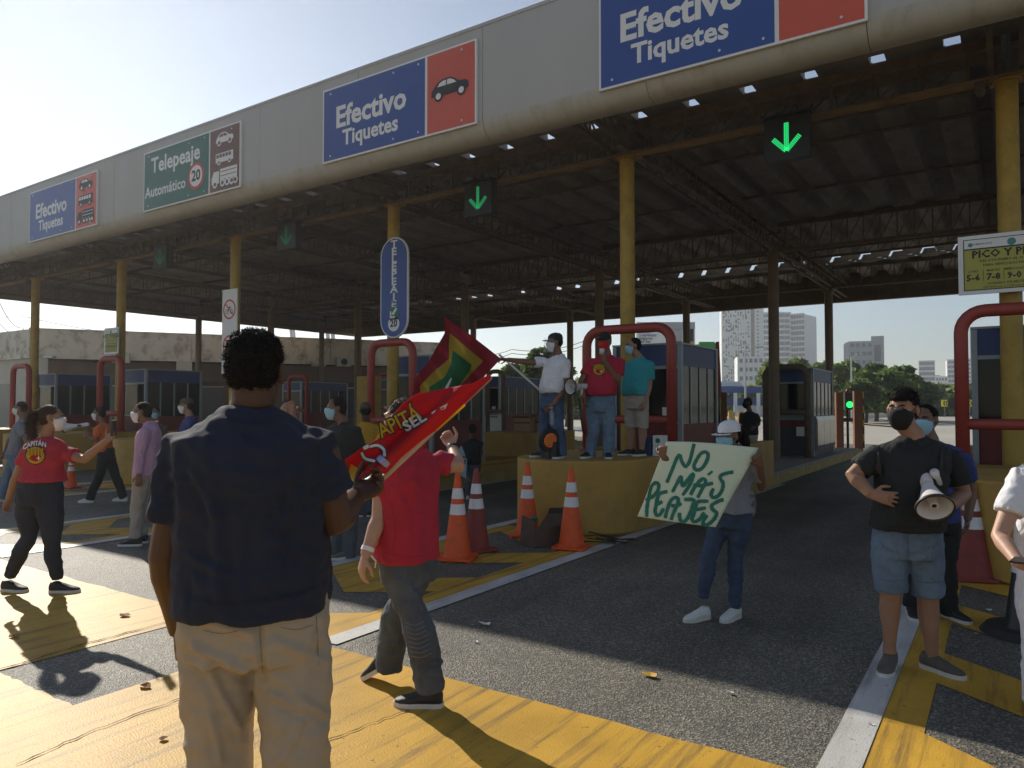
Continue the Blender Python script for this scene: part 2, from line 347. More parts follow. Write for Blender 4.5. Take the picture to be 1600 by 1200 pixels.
crack([(20, 1199), (150, 1142), (270, 1098), (330, 1078)], .006); crack([(505, 1163), (560, 1140), (640, 1112)], .005)
crack([(0, 1048), (80, 1024), (150, 1003), (268, 972)], .010); crack([(560, 1010), (610, 985)], .004)
# ------------------------------------------------------------------ toll canopy
canopy = thing('toll_canopy', 'long toll plaza canopy with pale fascia, brown trusses and yellow pipe columns', 'canopy', (-12, 18, 0))
XL, XR = -31.2, 6.5; ZT, ZB, ZC, YR = 7.21, 5.57, 5.67, 30.3
# fascia panels, curved lower lip in its own material
prof = [(DF, ZT), (DF, 5.83), (DF + .02, 5.74), (DF + .07, 5.655), (DF + .15, 5.595), (DF + .26, 5.57), (DF + .36, 5.575), (DF + .40, 5.62),
        (DF + .36, 5.66), (DF + .27, 5.68), (DF + .15, 5.75), (DF + .08, 5.86), (DF + .06, ZT - .02)]
def fascia(x0, x1):
    mb = MB(); n = len(prof)
    mb.add([(x0, y, z) for y, z in prof] + [(x1, y, z) for y, z in prof], [])
    mb.f = [(i, i + n, (i + 1) % n + n, (i + 1) % n) for i in range(n)] + [tuple(range(n)), tuple(range(2 * n - 1, n - 1, -1))]
    mb.m = [0 if i in (0, 9, 10, 11, 12) else 1 for i in range(n)] + [1, 1]
    o = mb.build('fascia_panel', [M['fascia'], M['fascia_lip']], canopy, fixn=True); autosmooth(o.data, 50); return o
step = SP / 2; x = XR
while x > XL:
    xn = max(XL, x - step); fascia(xn + .004, x - .004); x = xn
MB().bb((XL, DF - .012, ZT), (XR, DF + .12, ZT + .05)).build('fascia_cap', M['fascia'], canopy)
# left end and rear fascias
MB().bb((XL - .1, DF + .1, ZB + .05), (XL, YR, ZT - .1)).build('end_fascia', M['fascia_in'], canopy)
x = XR
while x > XL:
    xn = max(XL, x - SP)
    MB().bb((xn + .002, YR, 5.60), (x - .002, YR + .06, 6.95)).bb((xn + .002, YR - .16, 5.56), (x - .002, YR + .06, 5.599)).build('rear_fascia', M['fascia_in'], canopy); x = xn
# roof sheets: channel profile, one object each, front strip with the slots where they end
RP = .89; zr = 6.45
def sheet_profile(x0): return [(x0 + a, z) for a, z in ((0, .0), (.20, .0), (.30, .2), (.59, .2), (.69, 0), (.905, .014))]
def roof_sheet(y0, y1):
    mb = MB(); pr = sheet_profile(0); n = len(pr); t = .012
    vs = []
    for y in (y0, y1):
        vs += [(x_, y, zr + z) for x_, z in pr] + [(x_, y, zr + z + t) for x_, z in pr]
    fs = []
    for i in range(n - 1):
        fs += [(i, i + 1, i + 1 + 2 * n, i + 2 * n), (i + n, i + n + 2 * n, i + 1 + 3 * n, i + 1 + n), (i, i + n, i + n + 1, i + 1), (i + 2 * n, i + 1 + 2 * n, i + 1 + 3 * n, i + 3 * n)]
    mb.add(vs, fs); return mb
first = {}
nsh = int((XR - XL) / RP)
for seg, (y0, y1) in enumerate(((D1 + .48, D2 - .05), (D2 - .05, D3 - .75), (D3 - .40, YR))):
    for k in range(nsh):
        xx = XR - RP * (k + 1)
        if seg not in first:
            me = roof_sheet(y0, y1).mesh('roof_sheet'); me.materials.append(M['roof'])
            bm = bmesh.new(); bm.from_mesh(me); bmesh.ops.recalc_face_normals(bm, faces=bm.faces); bm.to_mesh(me); bm.free()
            for vtx in me.vertices: vtx.co.y -= 18
            first[seg] = me
        o = link('roof_sheet', first[seg], canopy); o.location = (xx + 12, 0, 0); CH.setdefault(canopy, []).append(o)
# flat strips between fascia and the sheets; a row of small openings lets the sky through
def slotted(ya, yb2, slots, sw, name, lim=(-99, 99)):
    yc = yb2 - slots
    MB().bb((XL, ya, zr - .02), (XR, yc, zr)).build(name, M['roof'], canopy)
    for k in range(nsh + 1):
        xx = XR - RP * k
        xa = max(XL, xx - RP + sw)
        if not (lim[0] < xx < lim[1]): xa = max(XL, xx - RP)
        MB().bb((xa, yc + .001, zr - .02), (xx - .003, yb2, zr)).build('roof_filler', M['roof'], canopy)
        if xa > XL + .5 and lim[0] < xx < lim[1]: MB().bb((xa - sw - .012, yc - .02, zr + .001), (xa - sw - .002, yb2 + .02, zr + .15)).build('roof_sun_fin', M['roof'], canopy)  # fin added beside each opening to stop direct sun passing through
slotted(DF + .09, D1 + .47, .30, .2, 'roof_strip')
slotted(D3 - .76, D3 - .42, .20, .12, 'roof_strip', (-5.8, .4))
# columns with collars
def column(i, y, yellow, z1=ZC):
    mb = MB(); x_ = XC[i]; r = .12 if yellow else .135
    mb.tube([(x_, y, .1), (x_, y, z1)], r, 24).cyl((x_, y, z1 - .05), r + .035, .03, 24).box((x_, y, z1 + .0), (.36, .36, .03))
    return mb.build('column', M['yellow_col' if yellow else 'shaded_col'], canopy, auto=True)
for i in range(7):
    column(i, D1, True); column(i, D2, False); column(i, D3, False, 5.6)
# trusses
def truss(a, b, z0, z1, nb, mat_b, mat_t, wname, separate, chord=.09, web=.028):
    a = Vector(a); b = Vector(b)
    mb = MB(); d = (b - a).normalized(); 
    mb.bar(a + V(0, 0, z1), b + V(0, 0, z1), .12, .12)
    top = mb.build('truss', mat_t, canopy)
    bt = MB().bar(a + V(0, 0, z0), b + V(0, 0, z0), chord, chord).build('bottom_chord', mat_b, top)
    jw = MB()
    for k in range(nb):
        p = a.lerp(b, (k + .5) / nb); q = a.lerp(b, (k + 1.35) / nb) if k < nb - 1 else None
        if separate:
            MB().bar(p + V(0, 0, z0), p + V(0, 0, z1), web + .008, web + .008).build(wname, M['truss'], top)
            if q: MB().bar(p + V(0, 0, z0), q + V(0, 0, z1), web * .7, web * .7).build('brace', M['truss'], top)
        else:
            jw.bar(p + V(0, 0, z0), p + V(0, 0, z1), web, web)
            if q: jw.bar(p + V(0, 0, z0), q + V(0, 0, z1), web * .8, web * .8)
    if not separate: jw.build('web', M['truss'], top, kind='stuff')
    return top
for i in range(6):
    xa, xb = XC[i + 1] + .14, XC[i] - .14
    truss((xa, D1, 0), (xb, D1, 0), ZC + .02, 6.15, 9, M['truss_yellow'], M['truss'], 'strut', True)
    truss((xa, D1 + .42, 0), (xb, D1 + .42, 0), ZC + .10, 6.15, 9, M['truss'], M['truss'], 'strut', False, .06, .022)
    truss((xa, D2, 0), (xb, D2, 0), ZC + .02, 6.38, 13, M['truss'], M['truss'], 'strut', False)
    truss((xa, D3, 0), (xb, D3, 0), 5.72, 6.38, 14, M['truss'], M['truss'], 'strut', False)
    truss((xa, 23.6, 0), (xb, 23.6, 0), 6.12, 6.38, 14, M['truss'], M['truss'], 'strut', False, .06, .02)
truss((XC[0] + .14, D1, 0), (XR, D1, 0), ZC + .02, 6.15, 10, M['truss_yellow'], M['truss'], 'strut', True)
truss((XC[0] + .14, D2, 0), (XR, D2, 0), ZC + .02, 6.38, 10, M['truss'], M['truss'], 'strut', False)
truss((XC[0] + .14, D3, 0), (XR, D3, 0), 5.72, 6.38, 10, M['truss'], M['truss'], 'strut', False)
for i in range(7):
    for (ya, yb2, nb) in ((D1 + .14, D2 - .14, 14), (D2 + .14, D3 - .14, 11), (D3 + .14, YR - .1, 5)):
        for dx in (-.11, .11):
            truss((XC[i] + dx, ya, 0), (XC[i] + dx, yb2, 0), ZC + .06, 6.24, nb, M['truss'], M['truss'], 'strut', False, .06, .022)
    # cantilever bracket from the column head to the fascia
    for dx in (-.16, .16):
        x_ = XC[i] + dx
        mb = MB(); mb.bar((x_, D1, ZC + .04), (x_, DF + .3, ZB + .22), .06, .06).bar((x_, D1, 6.1), (x_, DF + .3, 5.98), .06, .06)
        for k in range(6):
            t = k / 6; t2 = (k + 1) / 6
            f0 = lambda t: V(x_, D1 + (DF + .3 - D1) * t, ZC + .04 + (ZB + .18 - ZC) * t); f1 = lambda t: V(x_, D1 + (DF + .3 - D1) * t, 6.1 - .12 * t)
            mb.bar(f0(t), f1(t2), .025, .025).bar(f0(t2), f1(t2), .025, .025)
        mb.build('bracket', M['truss'], canopy)
    MB().tube([(XC[i] - .28, D1 - .16, ZC - .05), (XC[i] - .28, D1 + .16, ZC - .05)], .055, 12).build('pipe_stub', M['truss'], canopy)
# loose purlin rods and conduit under the roof
MB().tube([(XL, D1 + 3.2, 6.40), (XR, D1 + 3.2, 6.40)], .035, 6).build('purlin', M['truss'], canopy)
MB().tube([(XL, D1 + 6.1, 6.40), (XR, D1 + 6.1, 6.40)], .035, 6).build('purlin', M['truss'], canopy)
MB().tube([(XL, D1 - .35, 5.60), (XR, D1 - .35, 5.60)], .018, 6).build('conduit', M['truss'], canopy)
# ------------------------------------------------------------------ text
def text2d(body, size=1.0, bold=.0, align='LEFT', shear=0.0, res=2, spacing=1.0, sx=1.0):
    cu = bpy.data.curves.new('t', 'FONT'); cu.body = body; cu.size = size; cu.offset = bold * size; cu.align_x = align; cu.align_y = 'CENTER'
    cu.shear = shear; cu.resolution_u = res; cu.fill_mode = 'FRONT'; cu.space_character = spacing
    o = bpy.data.objects.new('t', cu); COL.objects.link(o)
    dg = bpy.context.evaluated_depsgraph_get(); me = bpy.data.meshes.new_from_object(o.evaluated_get(dg))
    vs = [(v.co.x * sx, v.co.y) for v in me.vertices]; fs = [tuple(p.vertices) for p in me.polygons]
    bpy.data.objects.remove(o); bpy.data.curves.remove(cu); bpy.data.meshes.remove(me)
    return vs, fs
def flat(o, r, u, d=0.0):              # placement on a plane: origin, right vector, up vector, lift along normal
    o = Vector(o); r = Vector(r).normalized(); u = Vector(u).normalized(); n = r.cross(u)
    return lambda x, y, e=0.0: o + r * x + u * y + n * (d + e)
def put(vf, S, lift=0.0, dx=0.0, dy=0.0):
    vs, fs = vf; return MB().add([S(x + dx, y + dy, lift) for x, y in vs], fs)
def fpoly(pts, S, lift=0.0): return MB().add([S(x, y, lift) for x, y in pts], [tuple(range(len(pts)))])
def circ(cx, cy, r, n=28, ry=None): return [(cx + r * math.cos(2 * math.pi * k / n), cy + (ry or r) * math.sin(2 * math.pi * k / n)) for k in range(n)]
def ring(cx, cy, r0, r1, S, lift=0.0, n=36, ky=1.0):
    a = [(cx + r0 * math.cos(2 * math.pi * k / n), cy + ky * r0 * math.sin(2 * math.pi * k / n)) for k in range(n)]; b = [(cx + r1 * math.cos(2 * math.pi * k / n), cy + ky * r1 * math.sin(2 * math.pi * k / n)) for k in range(n)]
    return MB().add([S(x, y, lift) for x, y in a + b], [(k, (k + 1) % n, (k + 1) % n + n, k + n) for k in range(n)])
def icon_car(S, cx, cy, w, mat_body, mat_win, parent, lift=.006):
    k = w / 10.
    body = [(-5, -.9), (-4.9, .3), (-4.3, 1.0), (-3.2, 2.0), (-1.8, 2.5), (.2, 2.45), (1.4, 1.9), (2.4, 1.15), (4.3, .95), (4.9, .4), (5, -.7), (3.9, -1.05), (-3.9, -1.05)]
    fpoly([(cx + x * k, cy + y * k) for x, y in body], S, lift).build('car_symbol', mat_body, parent)
    for win in ([(-3.3, 1.0), (-2.7, 1.75), (-1.7, 2.1), (-1.0, 2.1), (-1.0, 1.0)], [(-.7, 1.0), (-.7, 2.1), (.1, 2.1), (1.1, 1.65), (1.8, 1.0)]):
        fpoly([(cx + x * k, cy + y * k) for x, y in win], S, lift + .002).build('window_symbol', mat_win, parent)
    for wx in (-3, 3.1):
        fpoly(circ(cx + wx * k, cy - 1.0 * k, 1.15 * k, 18), S, lift + .003).build('wheel_symbol', mat_body, parent)
        fpoly(circ(cx + wx * k, cy - 1.0 * k, .7 * k, 18), S, lift + .005).build('hub_symbol', mat_win, parent)
def icon_bus(S, cx, cy, w, mb_, mw, parent, lift=.006, truck=False):
    k = w / 10.
    if truck:
        fpoly([(cx - 1.6 * k, cy - 1 * k), (cx - 1.6 * k, cy + 2.4 * k), (cx + 5 * k, cy + 2.4 * k), (cx + 5 * k, cy - 1 * k)][::1], S, lift).build('truck_symbol', mb_, parent)
        fpoly([(cx - 5 * k, cy - 1 * k), (cx - 5 * k, cy + .4 * k), (cx - 4.2 * k, cy + 2 * k), (cx - 2 * k, cy + 2 * k), (cx - 2 * k, cy - 1 * k)], S, lift).build('cab_symbol', mb_, parent)
        for yy in (0, 1, 2): fpoly([(cx - 1.3 * k, cy + (yy - .45) * k), (cx + 4.7 * k, cy + (yy - .45) * k), (cx + 4.7 * k, cy + (yy - .25) * k), (cx - 1.3 * k, cy + (yy - .25) * k)], S, lift + .002).build('stripe_symbol', mw, parent)
        ws = (-3.6, -.6, 1.2, 3.0, 4.4)
    else:
        fpoly([(cx - 5 * k, cy - 1.1 * k), (cx - 5 * k, cy + 2.2 * k), (cx + 5 * k, cy + 2.2 * k), (cx + 5 * k, cy - 1.1 * k)], S, lift).build('bus_symbol', mb_, parent)
        for q in range(5): fpoly([(cx + (-4.6 + 1.75 * q) * k, cy + .6 * k), (cx + (-3.2 + 1.75 * q) * k, cy + .6 * k), (cx + (-3.2 + 1.75 * q) * k, cy + 1.8 * k), (cx + (-4.6 + 1.75 * q) * k, cy + 1.8 * k)], S, lift + .002).build('window_symbol', mw, parent)
        ws = (-3, 3)
    for wx in ws:
        fpoly(circ(cx + wx * k, cy - 1.1 * k, .95 * k, 16), S, lift + .003).build('wheel_symbol', mb_, parent)
        fpoly(circ(cx + wx * k, cy - 1.1 * k, .5 * k, 16), S, lift + .005).build('hub_symbol', mw, parent)
def overhead(x0, x1, z0, z1, kind, label):
    t = thing('overhead_sign', label, 'sign', ((x0 + x1) / 2, DF - .03, z0), 'lane signs on the canopy fascia')
    w_, h_ = x1 - x0, z1 - z0; sp = x0 + w_ * .705
    yf = DF - .045
    MB().bb((x0, yf, z0), (x1, DF - .003, z1)).build('sign_board', M['sign_white'], t)
    fa, fb = (M['sign_green'], M['sign_brown']) if kind == 'tele' else (M['sign_blue'], M['sign_red'])
    MB().bb((x0 + .03, yf - .004, z0 + .03), (sp - .02, yf - .001, z1 - .03)).build('main_panel', fa, t)
    MB().bb((sp + .03, yf - .004, z0 + .03), (x1 - .03, yf - .001, z1 - .03)).build('vehicle_panel', fb, t)
    S = flat((x0, yf - .006, z0), (1, 0, 0), (0, 0, 1))
    if kind == 'tele':
        put(text2d('Telepeaje', .45, .024, 'CENTER'), S, 0, w_ * .35, h_ * .73).build('lettering', M['sign_white'], t)
        put(text2d('Automático', .31, .022, 'CENTER'), S, 0, w_ * .245, h_ * .3).build('lettering', M['sign_white'], t)
        fpoly(circ(w_ * .575, h_ * .36, .27), S, .001).build('speed_disc', M['sign_white'], t)
        ring(w_ * .575, h_ * .36, .215, .27, S, .003).build('speed_ring', M['sign_ring'], t)
        put(text2d('20', .30, .03, 'CENTER'), S, .003, w_ * .575, h_ * .36).build('lettering', M['sign_black'], t)
        icon_car(S, w_ * .855, h_ * .80, .55, M['sign_white'], M['sign_brown'], t)
        icon_bus(S, w_ * .855, h_ * .50, .55, M['sign_white'], M['sign_brown'], t)
        icon_bus(S, w_ * .855, h_ * .20, .80, M['sign_white'], M['sign_brown'], t, truck=True)
    else:
        put(text2d('Efectivo', .50, .030, 'CENTER'), S, 0, w_ * .34, h_ * .56).build('lettering', M['sign_white'], t)
        put(text2d('Tiquetes', .36, .028, 'CENTER'), S, 0, w_ * .34, h_ * .27).build('lettering', M['sign_white'], t)
        if kind == 'all':
            icon_car(S, w_ * .85, h_ * .80, .6, M['sign_black'], M['sign_white'], t)
            icon_bus(S, w_ * .85, h_ * .50, .65, M['sign_black'], M['sign_white'], t)
            icon_bus(S, w_ * .85, h_ * .20, .75, M['sign_black'], M['sign_white'], t, truck=True)
        else: icon_car(S, w_ * .85, h_ * .50, .72, M['sign_black'], M['sign_white'], t)
    for bx in (.06, .5, .66, .92):
        for bz in (.08, .92):
            MB().tube([(x0 + w_ * bx, yf - .004, z0 + h_ * bz), (x0 + w_ * bx, yf - .016, z0 + h_ * bz)], .017, 8).build('bolt', M['bolt'], t)
    return t
def fx(px): return on(px, 400, 1, DF - .045).x
overhead(fx(937), fx(1361), 5.76, 7.05, 'car', 'blue and red Efectivo Tiquetes sign cut off by the top of the photo')
overhead(fx(503), fx(744), 5.77, 7.04, 'car', 'blue and red Efectivo Tiquetes sign with one black car, second from the right')
overhead(fx(223), fx(374), 5.76, 7.03, 'tele', 'green and brown Telepeaje Automático sign with a 20 disc, between two blue signs')
overhead(fx(45), fx(150), 5.76, 7.03, 'all', 'leftmost blue and red Efectivo Tiquetes sign with car, bus and truck symbols')
# lane arrow signals
def arrow_signal(px, py, led, label):
    p = on(px, py, 1, D1 - .42)
    t = thing('lane_signal', label, 'traffic signal', (p.x, p.y, p.z - .3), 'green arrow lane signals')
    MB().box(p, (.60, .16, .60)).build('housing', M['blackp'], t)
    for hx in (-.24, .24): MB().bar(p + V(hx, .08, .25), p + V(hx, .4, .55), .04, .04).build('hanger', M['truss'], t)
    MB().bb((p.x - .32, p.y - .16, p.z + .29), (p.x + .32, p.y + .04, p.z + .31)).build('visor', M['blackp'], t)
    S = flat((p.x, p.y - .083, p.z), (1, 0, 0), (0, 0, 1)); mb = MB()
    # dots of the led matrix
    def dots(a, b):
        a = Vector(a); b = Vector(b); n_ = int((b - a).length / .024); pr = (b - a).normalized(); pr = Vector((-pr.y, pr.x))
        for k in range(n_ + 1):
            for q in (-1, 0, 1):
                c = a.lerp(b, k / n_) + pr * q * .022
                mb.add([S(c.x + dx, c.y + dy, .004) for dx, dy in ((-.009, -.009), (.009, -.009), (.009, .009), (-.009, .009))], [(0, 1, 2, 3)])
    dots((0, .19), (0, -.17)); dots((-.17, -0.01), (-.01, -.18)); dots((.17, -.01), (.01, -.18))
    mb.build('arrow', led, t, kind='stuff')
arrow_signal(1231, 217, M['led'], 'bright green down arrow signal hanging over the right lane')
arrow_signal(751, 311, M['led_mid'], 'green down arrow signal left of the front yellow column, second from the right')
arrow_signal(452, 369, M['led_dim'], 'dim green down arrow signal above the big man in navy')
arrow_signal(255, 402, M['led_dim'], 'faint leftmost green down arrow signal under the Telepeaje sign')

# ------------------------------------------------------------------ signs on columns
def oval_sign():
    a = on(595, 370, 1, D1 - .2); b = on(637, 527, 1, D1 - .2); x0, x1 = a.x, b.x; z1 = on(615, 371, 1, D1 - .2).z; z0 = on(616, 528, 1, D1 - .2).z
    w_ = x1 - x0; cx = (x0 + x1) / 2; y = D1 - .2; r = w_ / 2
    t = thing('oval_sign', 'tall blue oval sign with vertical TELEPEAJE lettering and a 20 disc on a yellow column', 'sign', (cx, y, z0))
    def cap(r, n=14):
        pts = [(cx + r * math.cos(a_), y, z1 - w_ / 2 + r * math.sin(a_)) for a_ in [math.pi * k / n for k in range(n + 1)]]
        return pts + [(cx + r * math.cos(a_), y, z0 + w_ / 2 + r * math.sin(a_)) for a_ in [math.pi + math.pi * k / n for k in range(n + 1)]]
    MB().poly(cap(r), (0, .04, 0)).build('sign_board', M['sign_white'], t)
    MB().poly([Vector(p) - V(0, .003, 0) for p in cap(r - .025)], (0, .002, 0)).build('blue_panel', M['sign_blue'], t)
    S = flat((cx, y - .005, 0), (1, 0, 0), (0, 0, 1)); 
    H_ = z1 - z0
    for k, ch in enumerate('TELEPEAJE'):
        put(text2d(ch, .20, .032, 'CENTER', sx=1.4), S, 0, 0, z1 - .14 - k * .149).build('letter', M['sign_white'], t)
    zc = z1 - .14 - 9 * .149 - .02
    fpoly([(-.13, zc - .13), (.13, zc - .13), (.13, zc + .12), (-.13, zc + .12)], S, .001).build('green_square', M['sign_green'], t)
    mb = MB()
    for P_ in ([(.09, .07), (.05, .11), (-.05, -.01), (-.01, -.05)], [(-.10, -.10), (-.10, .04), (-.06, .04), (-.06, -.06), (.04, -.06), (.04, -.10)]):
        mb.add([S(x, zc + y_, .003) for x, y_ in P_], [tuple(range(len(P_)))])
    mb.build('arrow', M['sign_white'], t)
    fpoly(circ(0, z0 + .28, .15), S, .001).build('speed_disc', M['sign_white'], t)
    put(text2d('20', .19, .03, 'CENTER'), S, .003, 0, z0 + .28).build('lettering', M['sign_black'], t)
    MB().bb((cx - .05, y + .04, z1 - .7), (cx + .05, D1 - .11, z1 - .62)).bb((cx - .05, y + .04, z0 + .5), (cx + .05, D1 - .11, z0 + .58)).build('bracket', M['alu'], t)
oval_sign()
def ban_sign():
    y = D1 - .2; x0 = on(347, 500, 1, y).x; x1 = on(370, 500, 1, y).x; z1 = on(358, 452, 1, y).z; z0 = z1 - 2.0
    t = thing('prohibition_sign', 'white upright board with two red ringed prohibition symbols behind the big man', 'sign', ((x0 + x1) / 2, y, z0))
    MB().bb((x0, y, z0), (x1, y + .03, z1)).build('sign_board', M['sign_white'], t)
    cx = (x0 + x1) / 2; r = (x1 - x0) * .42; S = flat((cx, y - .004, 0), (1, 0, 0), (0, 0, 1))
    for k in range(2):
        zc = z1 - .48 - k * .85
        ring(0, zc, r * .82, r, S, .001).build('ring', M['sign_ring'], t)
        mb = MB(); mb.add([S(x, zc + z, .002) for x, z in ((-r * .62, r * .66), (-r * .72, r * .56), (r * .62, -r * .66), (r * .72, -r * .56))], [(0, 1, 2, 3)]); mb.build('slash', M['sign_ring'], t)
        mb = ring(-r * .35, zc - r * .22, r * .18, r * .24, S, .0015, 16); m2 = ring(r * .35, zc - r * .22, r * .18, r * .24, S, .0015, 16); mb.add(m2.v, m2.f)
        mb.add([S(x, zc + z, .0016) for x, z in ((-r * .3, -r * .2), (-r * .1, r * .25), (r * .25, r * .25), (r * .2, r * .1), (0, r * .1), (-r * .2, -r * .25))], [(0, 1, 2, 3, 4, 5)])
        mb.build('symbol', M['sign_black'], t)
ban_sign()
M['sign_yellow'] = mat('yellow_notice_face', (.42, .40, .08), .5, .06, 2)
M['emblem'] = mat('teal_emblem', (.08, .26, .24), .5, .15, 8)
def notice(px0, pz, px1, w_, h_, y, label, full):
    x0 = on(px0, 400, 1, y).x; z1 = on(px0, pz, 1, y).z; x1 = x0 + w_; z0 = z1 - h_
    t = thing('notice_board', label, 'sign', ((x0 + x1) / 2, y, z0))
    MB().bb((x0, y, z0), (x1, y + .03, z1)).build('sign_board', M['alu'] if not full else M['sign_white'], t)
    MB().bb((x0 + .055, y - .004, z0 + .045), (x1 - .055, y - .0005, z1 - .045)).build('black_border', M['sign_black'], t)
    MB().bb((x0 + .065, y - .008, z1 - .045 - h_ * .16), (x1 - .065, y - .0045, z1 - .055)).build('header', M['sign_white'], t)
    MB().bb((x0 + .065, y - .008, z0 + .055), (x1 - .065, y - .0045, z1 - .055 - h_ * .17)).build('yellow_panel', M['sign_yellow'], t)
    S = flat((x0, y - .010, z0), (1, 0, 0), (0, 0, 1))
    fpoly(circ(w_ * .49, h_ * .84, h_ * .062, 20), S).build('emblem', M['emblem'], t)
    fpoly(circ(.13, h_ * .84, h_ * .035, 14), S).build('emblem', M['emblem'], t)
    T = M['sign_black']
    def line(s, sz, x, yy, b=.012, al='CENTER'): put(text2d(s, sz, b, al, res=1), S, .001, x, yy).build('lettering', T, t)
    k = h_ / .70
    line('GOBERNACIÓN', .028 * k, .24 * k, h_ * .845, .004)
    line('PICO Y PLACA', .125 * k, w_ * .5, h_ * .665, .03)
    line('DEL 4 DE ENERO AL 31 DE MARZO', .042 * k, w_ * .5, h_ * .555, .008); line('PARA VEHÍCULOS PARTICULARES', .042 * k, w_ * .52, h_ * .48, .008)
    for q, (d_, nn) in enumerate((('LUNES', '5-6'), ('MARTES', '7-8'), ('MIÉRCOLES', '9-0'), ('JUEVES', '1-2'), ('VIERNES', '3-4'))):
        xx = .15 * k + q * (w_ - .28 * k) / 4
        line(d_, .036 * k, xx, h_ * .385, .006); line(nn, .105 * k, xx, h_ * .275, .03)
        if q: fpoly([(xx - (w_ - .28 * k) / 8 - .002, h_ * .21), (xx - (w_ - .28 * k) / 8 + .003, h_ * .21), (xx - (w_ - .28 * k) / 8 + .003, h_ * .41), (xx - (w_ - .28 * k) / 8 - .002, h_ * .41)], S).build('divider', T, t)
    line('HORARIO DE RESTRICCIÓN', .04 * k, w_ * .5, h_ * .165, .008); line('DE 07:00 a.m. a 10:00 a.m. y de 05:00 p.m.', .034 * k, w_ * .5, h_ * .105, .006)
    MB().bb(((x0 + x1) / 2 - .04, y + .03, z0 + .1), ((x0 + x1) / 2 + .04, y + .12, z0 + .16)).build('bracket', M['alu'], t)
notice(1497, 371, 1600, 1.12, .72, D1 - .3, 'yellow PICO Y PLACA notice board on the rightmost yellow column', True)
notice(165, 513, 198, .74, .72, D1 - .25, 'small faded yellow notice board on a distant left column', False)
# ------------------------------------------------------------------ islands
HW = .87
def uoutline(xc, hw, y0, y1, n=14):
    return [(xc + hw * math.cos(a), y0 + hw + hw * math.sin(a)) for a in [math.pi + math.pi * k / n for k in range(n + 1)]] + [(xc + hw, y1), (xc - hw, y1)]
isl_desc = ['right edge of the photo', 'with three men standing on its nose', 'low stepped island behind the cones and flag', 'behind the man in navy', 'behind the woman in pink red shirt', 'far left']
isl_lab = ['toll island with high ochre nose at the right edge, behind the leaning cone', 'toll island with the big rounded ochre block that three men stand on',
           'low stepped toll island behind the dark clothed person with the blue sign', 'toll island with ochre block hidden mostly by the big man in navy',
           'toll island with ochre block behind the orange shirted person', 'leftmost toll island with ochre block, cut by the left edge']
for i in range(6):
    xc = XI[i]; t = thing('toll_island', isl_lab[i], 'traffic island', (xc, 9, 0), 'toll islands')
    MB().poly([(x, y, .0) for x, y in uoutline(xc, HW, 8.05 if i != 2 else 8.6, 26.5)], (0, 0, .2)).build('kerb', M['kerb'], t, fixn=True)
    if i == 2:
        MB().bb((xc - HW + .28, 9.9, .2), (xc + HW - .28, 25, .42)).build('step', M['ochre'], t)
        bevel(MB().bb((xc - .5, 14.3, .42), (xc + HW - .02, 16.4, 1.0)).build('block', M['ochre'], t), .02)
        MB().bb((xc + HW - .28, 9.9, .2), (xc + HW - .04, 13.9, .36)).build('step', M['ochre'], t)
        MB().bb((xc - .35, 9.9, .42), (xc + HW - .35, 13.0, .62)).build('step', M['ochre'], t)
    else:
        o = MB().poly([(x, y, .012) for x, y in uoutline(xc, HW + .012, 8.0, 10.35, 22)], (0, 0, .92)).build('block', M['ochre'], t, fixn=True); bevel(o, .025, 3)
        for s in (-1, 1):
            a, b = sorted((xc + s * (HW + .012), xc + s * (HW - .16)))
            bevel(MB().bb((a, 10.353, .013), (b, 15.4, .925)).build('side_wall', M['ochre'], t), .015)
        MB().bb((xc - HW + .02, 15.41, .2), (xc + HW - .02, 25.8, .26)).build('deck', M['concrete'], t)
# ------------------------------------------------------------------ guard hoops
def hoop(px0, px1, pyt, y, zb, zc, r, label, col='hoop', sym=None, pyb=None):
    x0 = on(px0, 560, 1, y).x; x1 = on(px1, 560, 1, y).x; zt = on((px0 + px1) / 2, pyt, 1, y).z - r
    t = thing('guard_hoop', label, 'guard rail', ((x0 + x1) / 2, y, zb), 'pipe guard hoops round the columns')
    R = .24; pts = [(x0, y, zb)] + [(x0 + R - R * math.cos(a), y, zt - R + R * math.sin(a)) for a in [math.pi / 2 * k / 6 for k in range(7)]]
    pts += [(x1 - R + R * math.sin(a), y, zt - R + R * math.cos(a)) for a in [math.pi / 2 * k / 6 for k in range(7)]] + [(x1, y, zb)]
    MB().tube(pts, r, 14).build('frame', M[col], t, smooth=True)
    MB().tube([(x0 + r * .5, y, zc), (x1 - r * .5, y, zc)], r * .85, 12).build('crossbar', M[col], t, smooth=True)
    for x in (x0, x1): MB().cyl((x, y, zb), r + .05, .02, 16).build('base_plate', M[col], t)
hoop(1502, 1640, 473, 9.75, .93, 1.42, .072, 'big red pipe hoop at the right edge around the rightmost yellow column')
hoop(917, 1049, 506, 10.2, .94, 1.42, .074, 'red pipe hoop standing behind the three men on the ochre block')
hoop(580, 645, 529, 10.2, .2, 1.35, .075, 'red pipe hoop under the blue oval sign, behind the flags')
hoop(157, 190, 556, 10.2, .94, 1.42, .08, 'red pipe hoop behind the orange shirted person, under the small notice board')
hoop(21, 46, 568, 10.2, .94, 1.42, .08, 'leftmost red pipe hoop beside the end column')
hoop(1196, 1261, 569, 20.3, .26, 1.45, .085, 'dark brown pipe hoop before the booth right of the green sign', 'brown_hoop' if 'brown_hoop' in M else 'truss')
hoop(762, 787, 577, 19.2, .26, 1.45, .07, 'dark pipe hoop in front of the booth with the white board', 'truss')
hoop(591, 615, 581, 19.2, .26, 1.45, .07, 'dark red pipe hoop seen through the hoop under the oval sign')
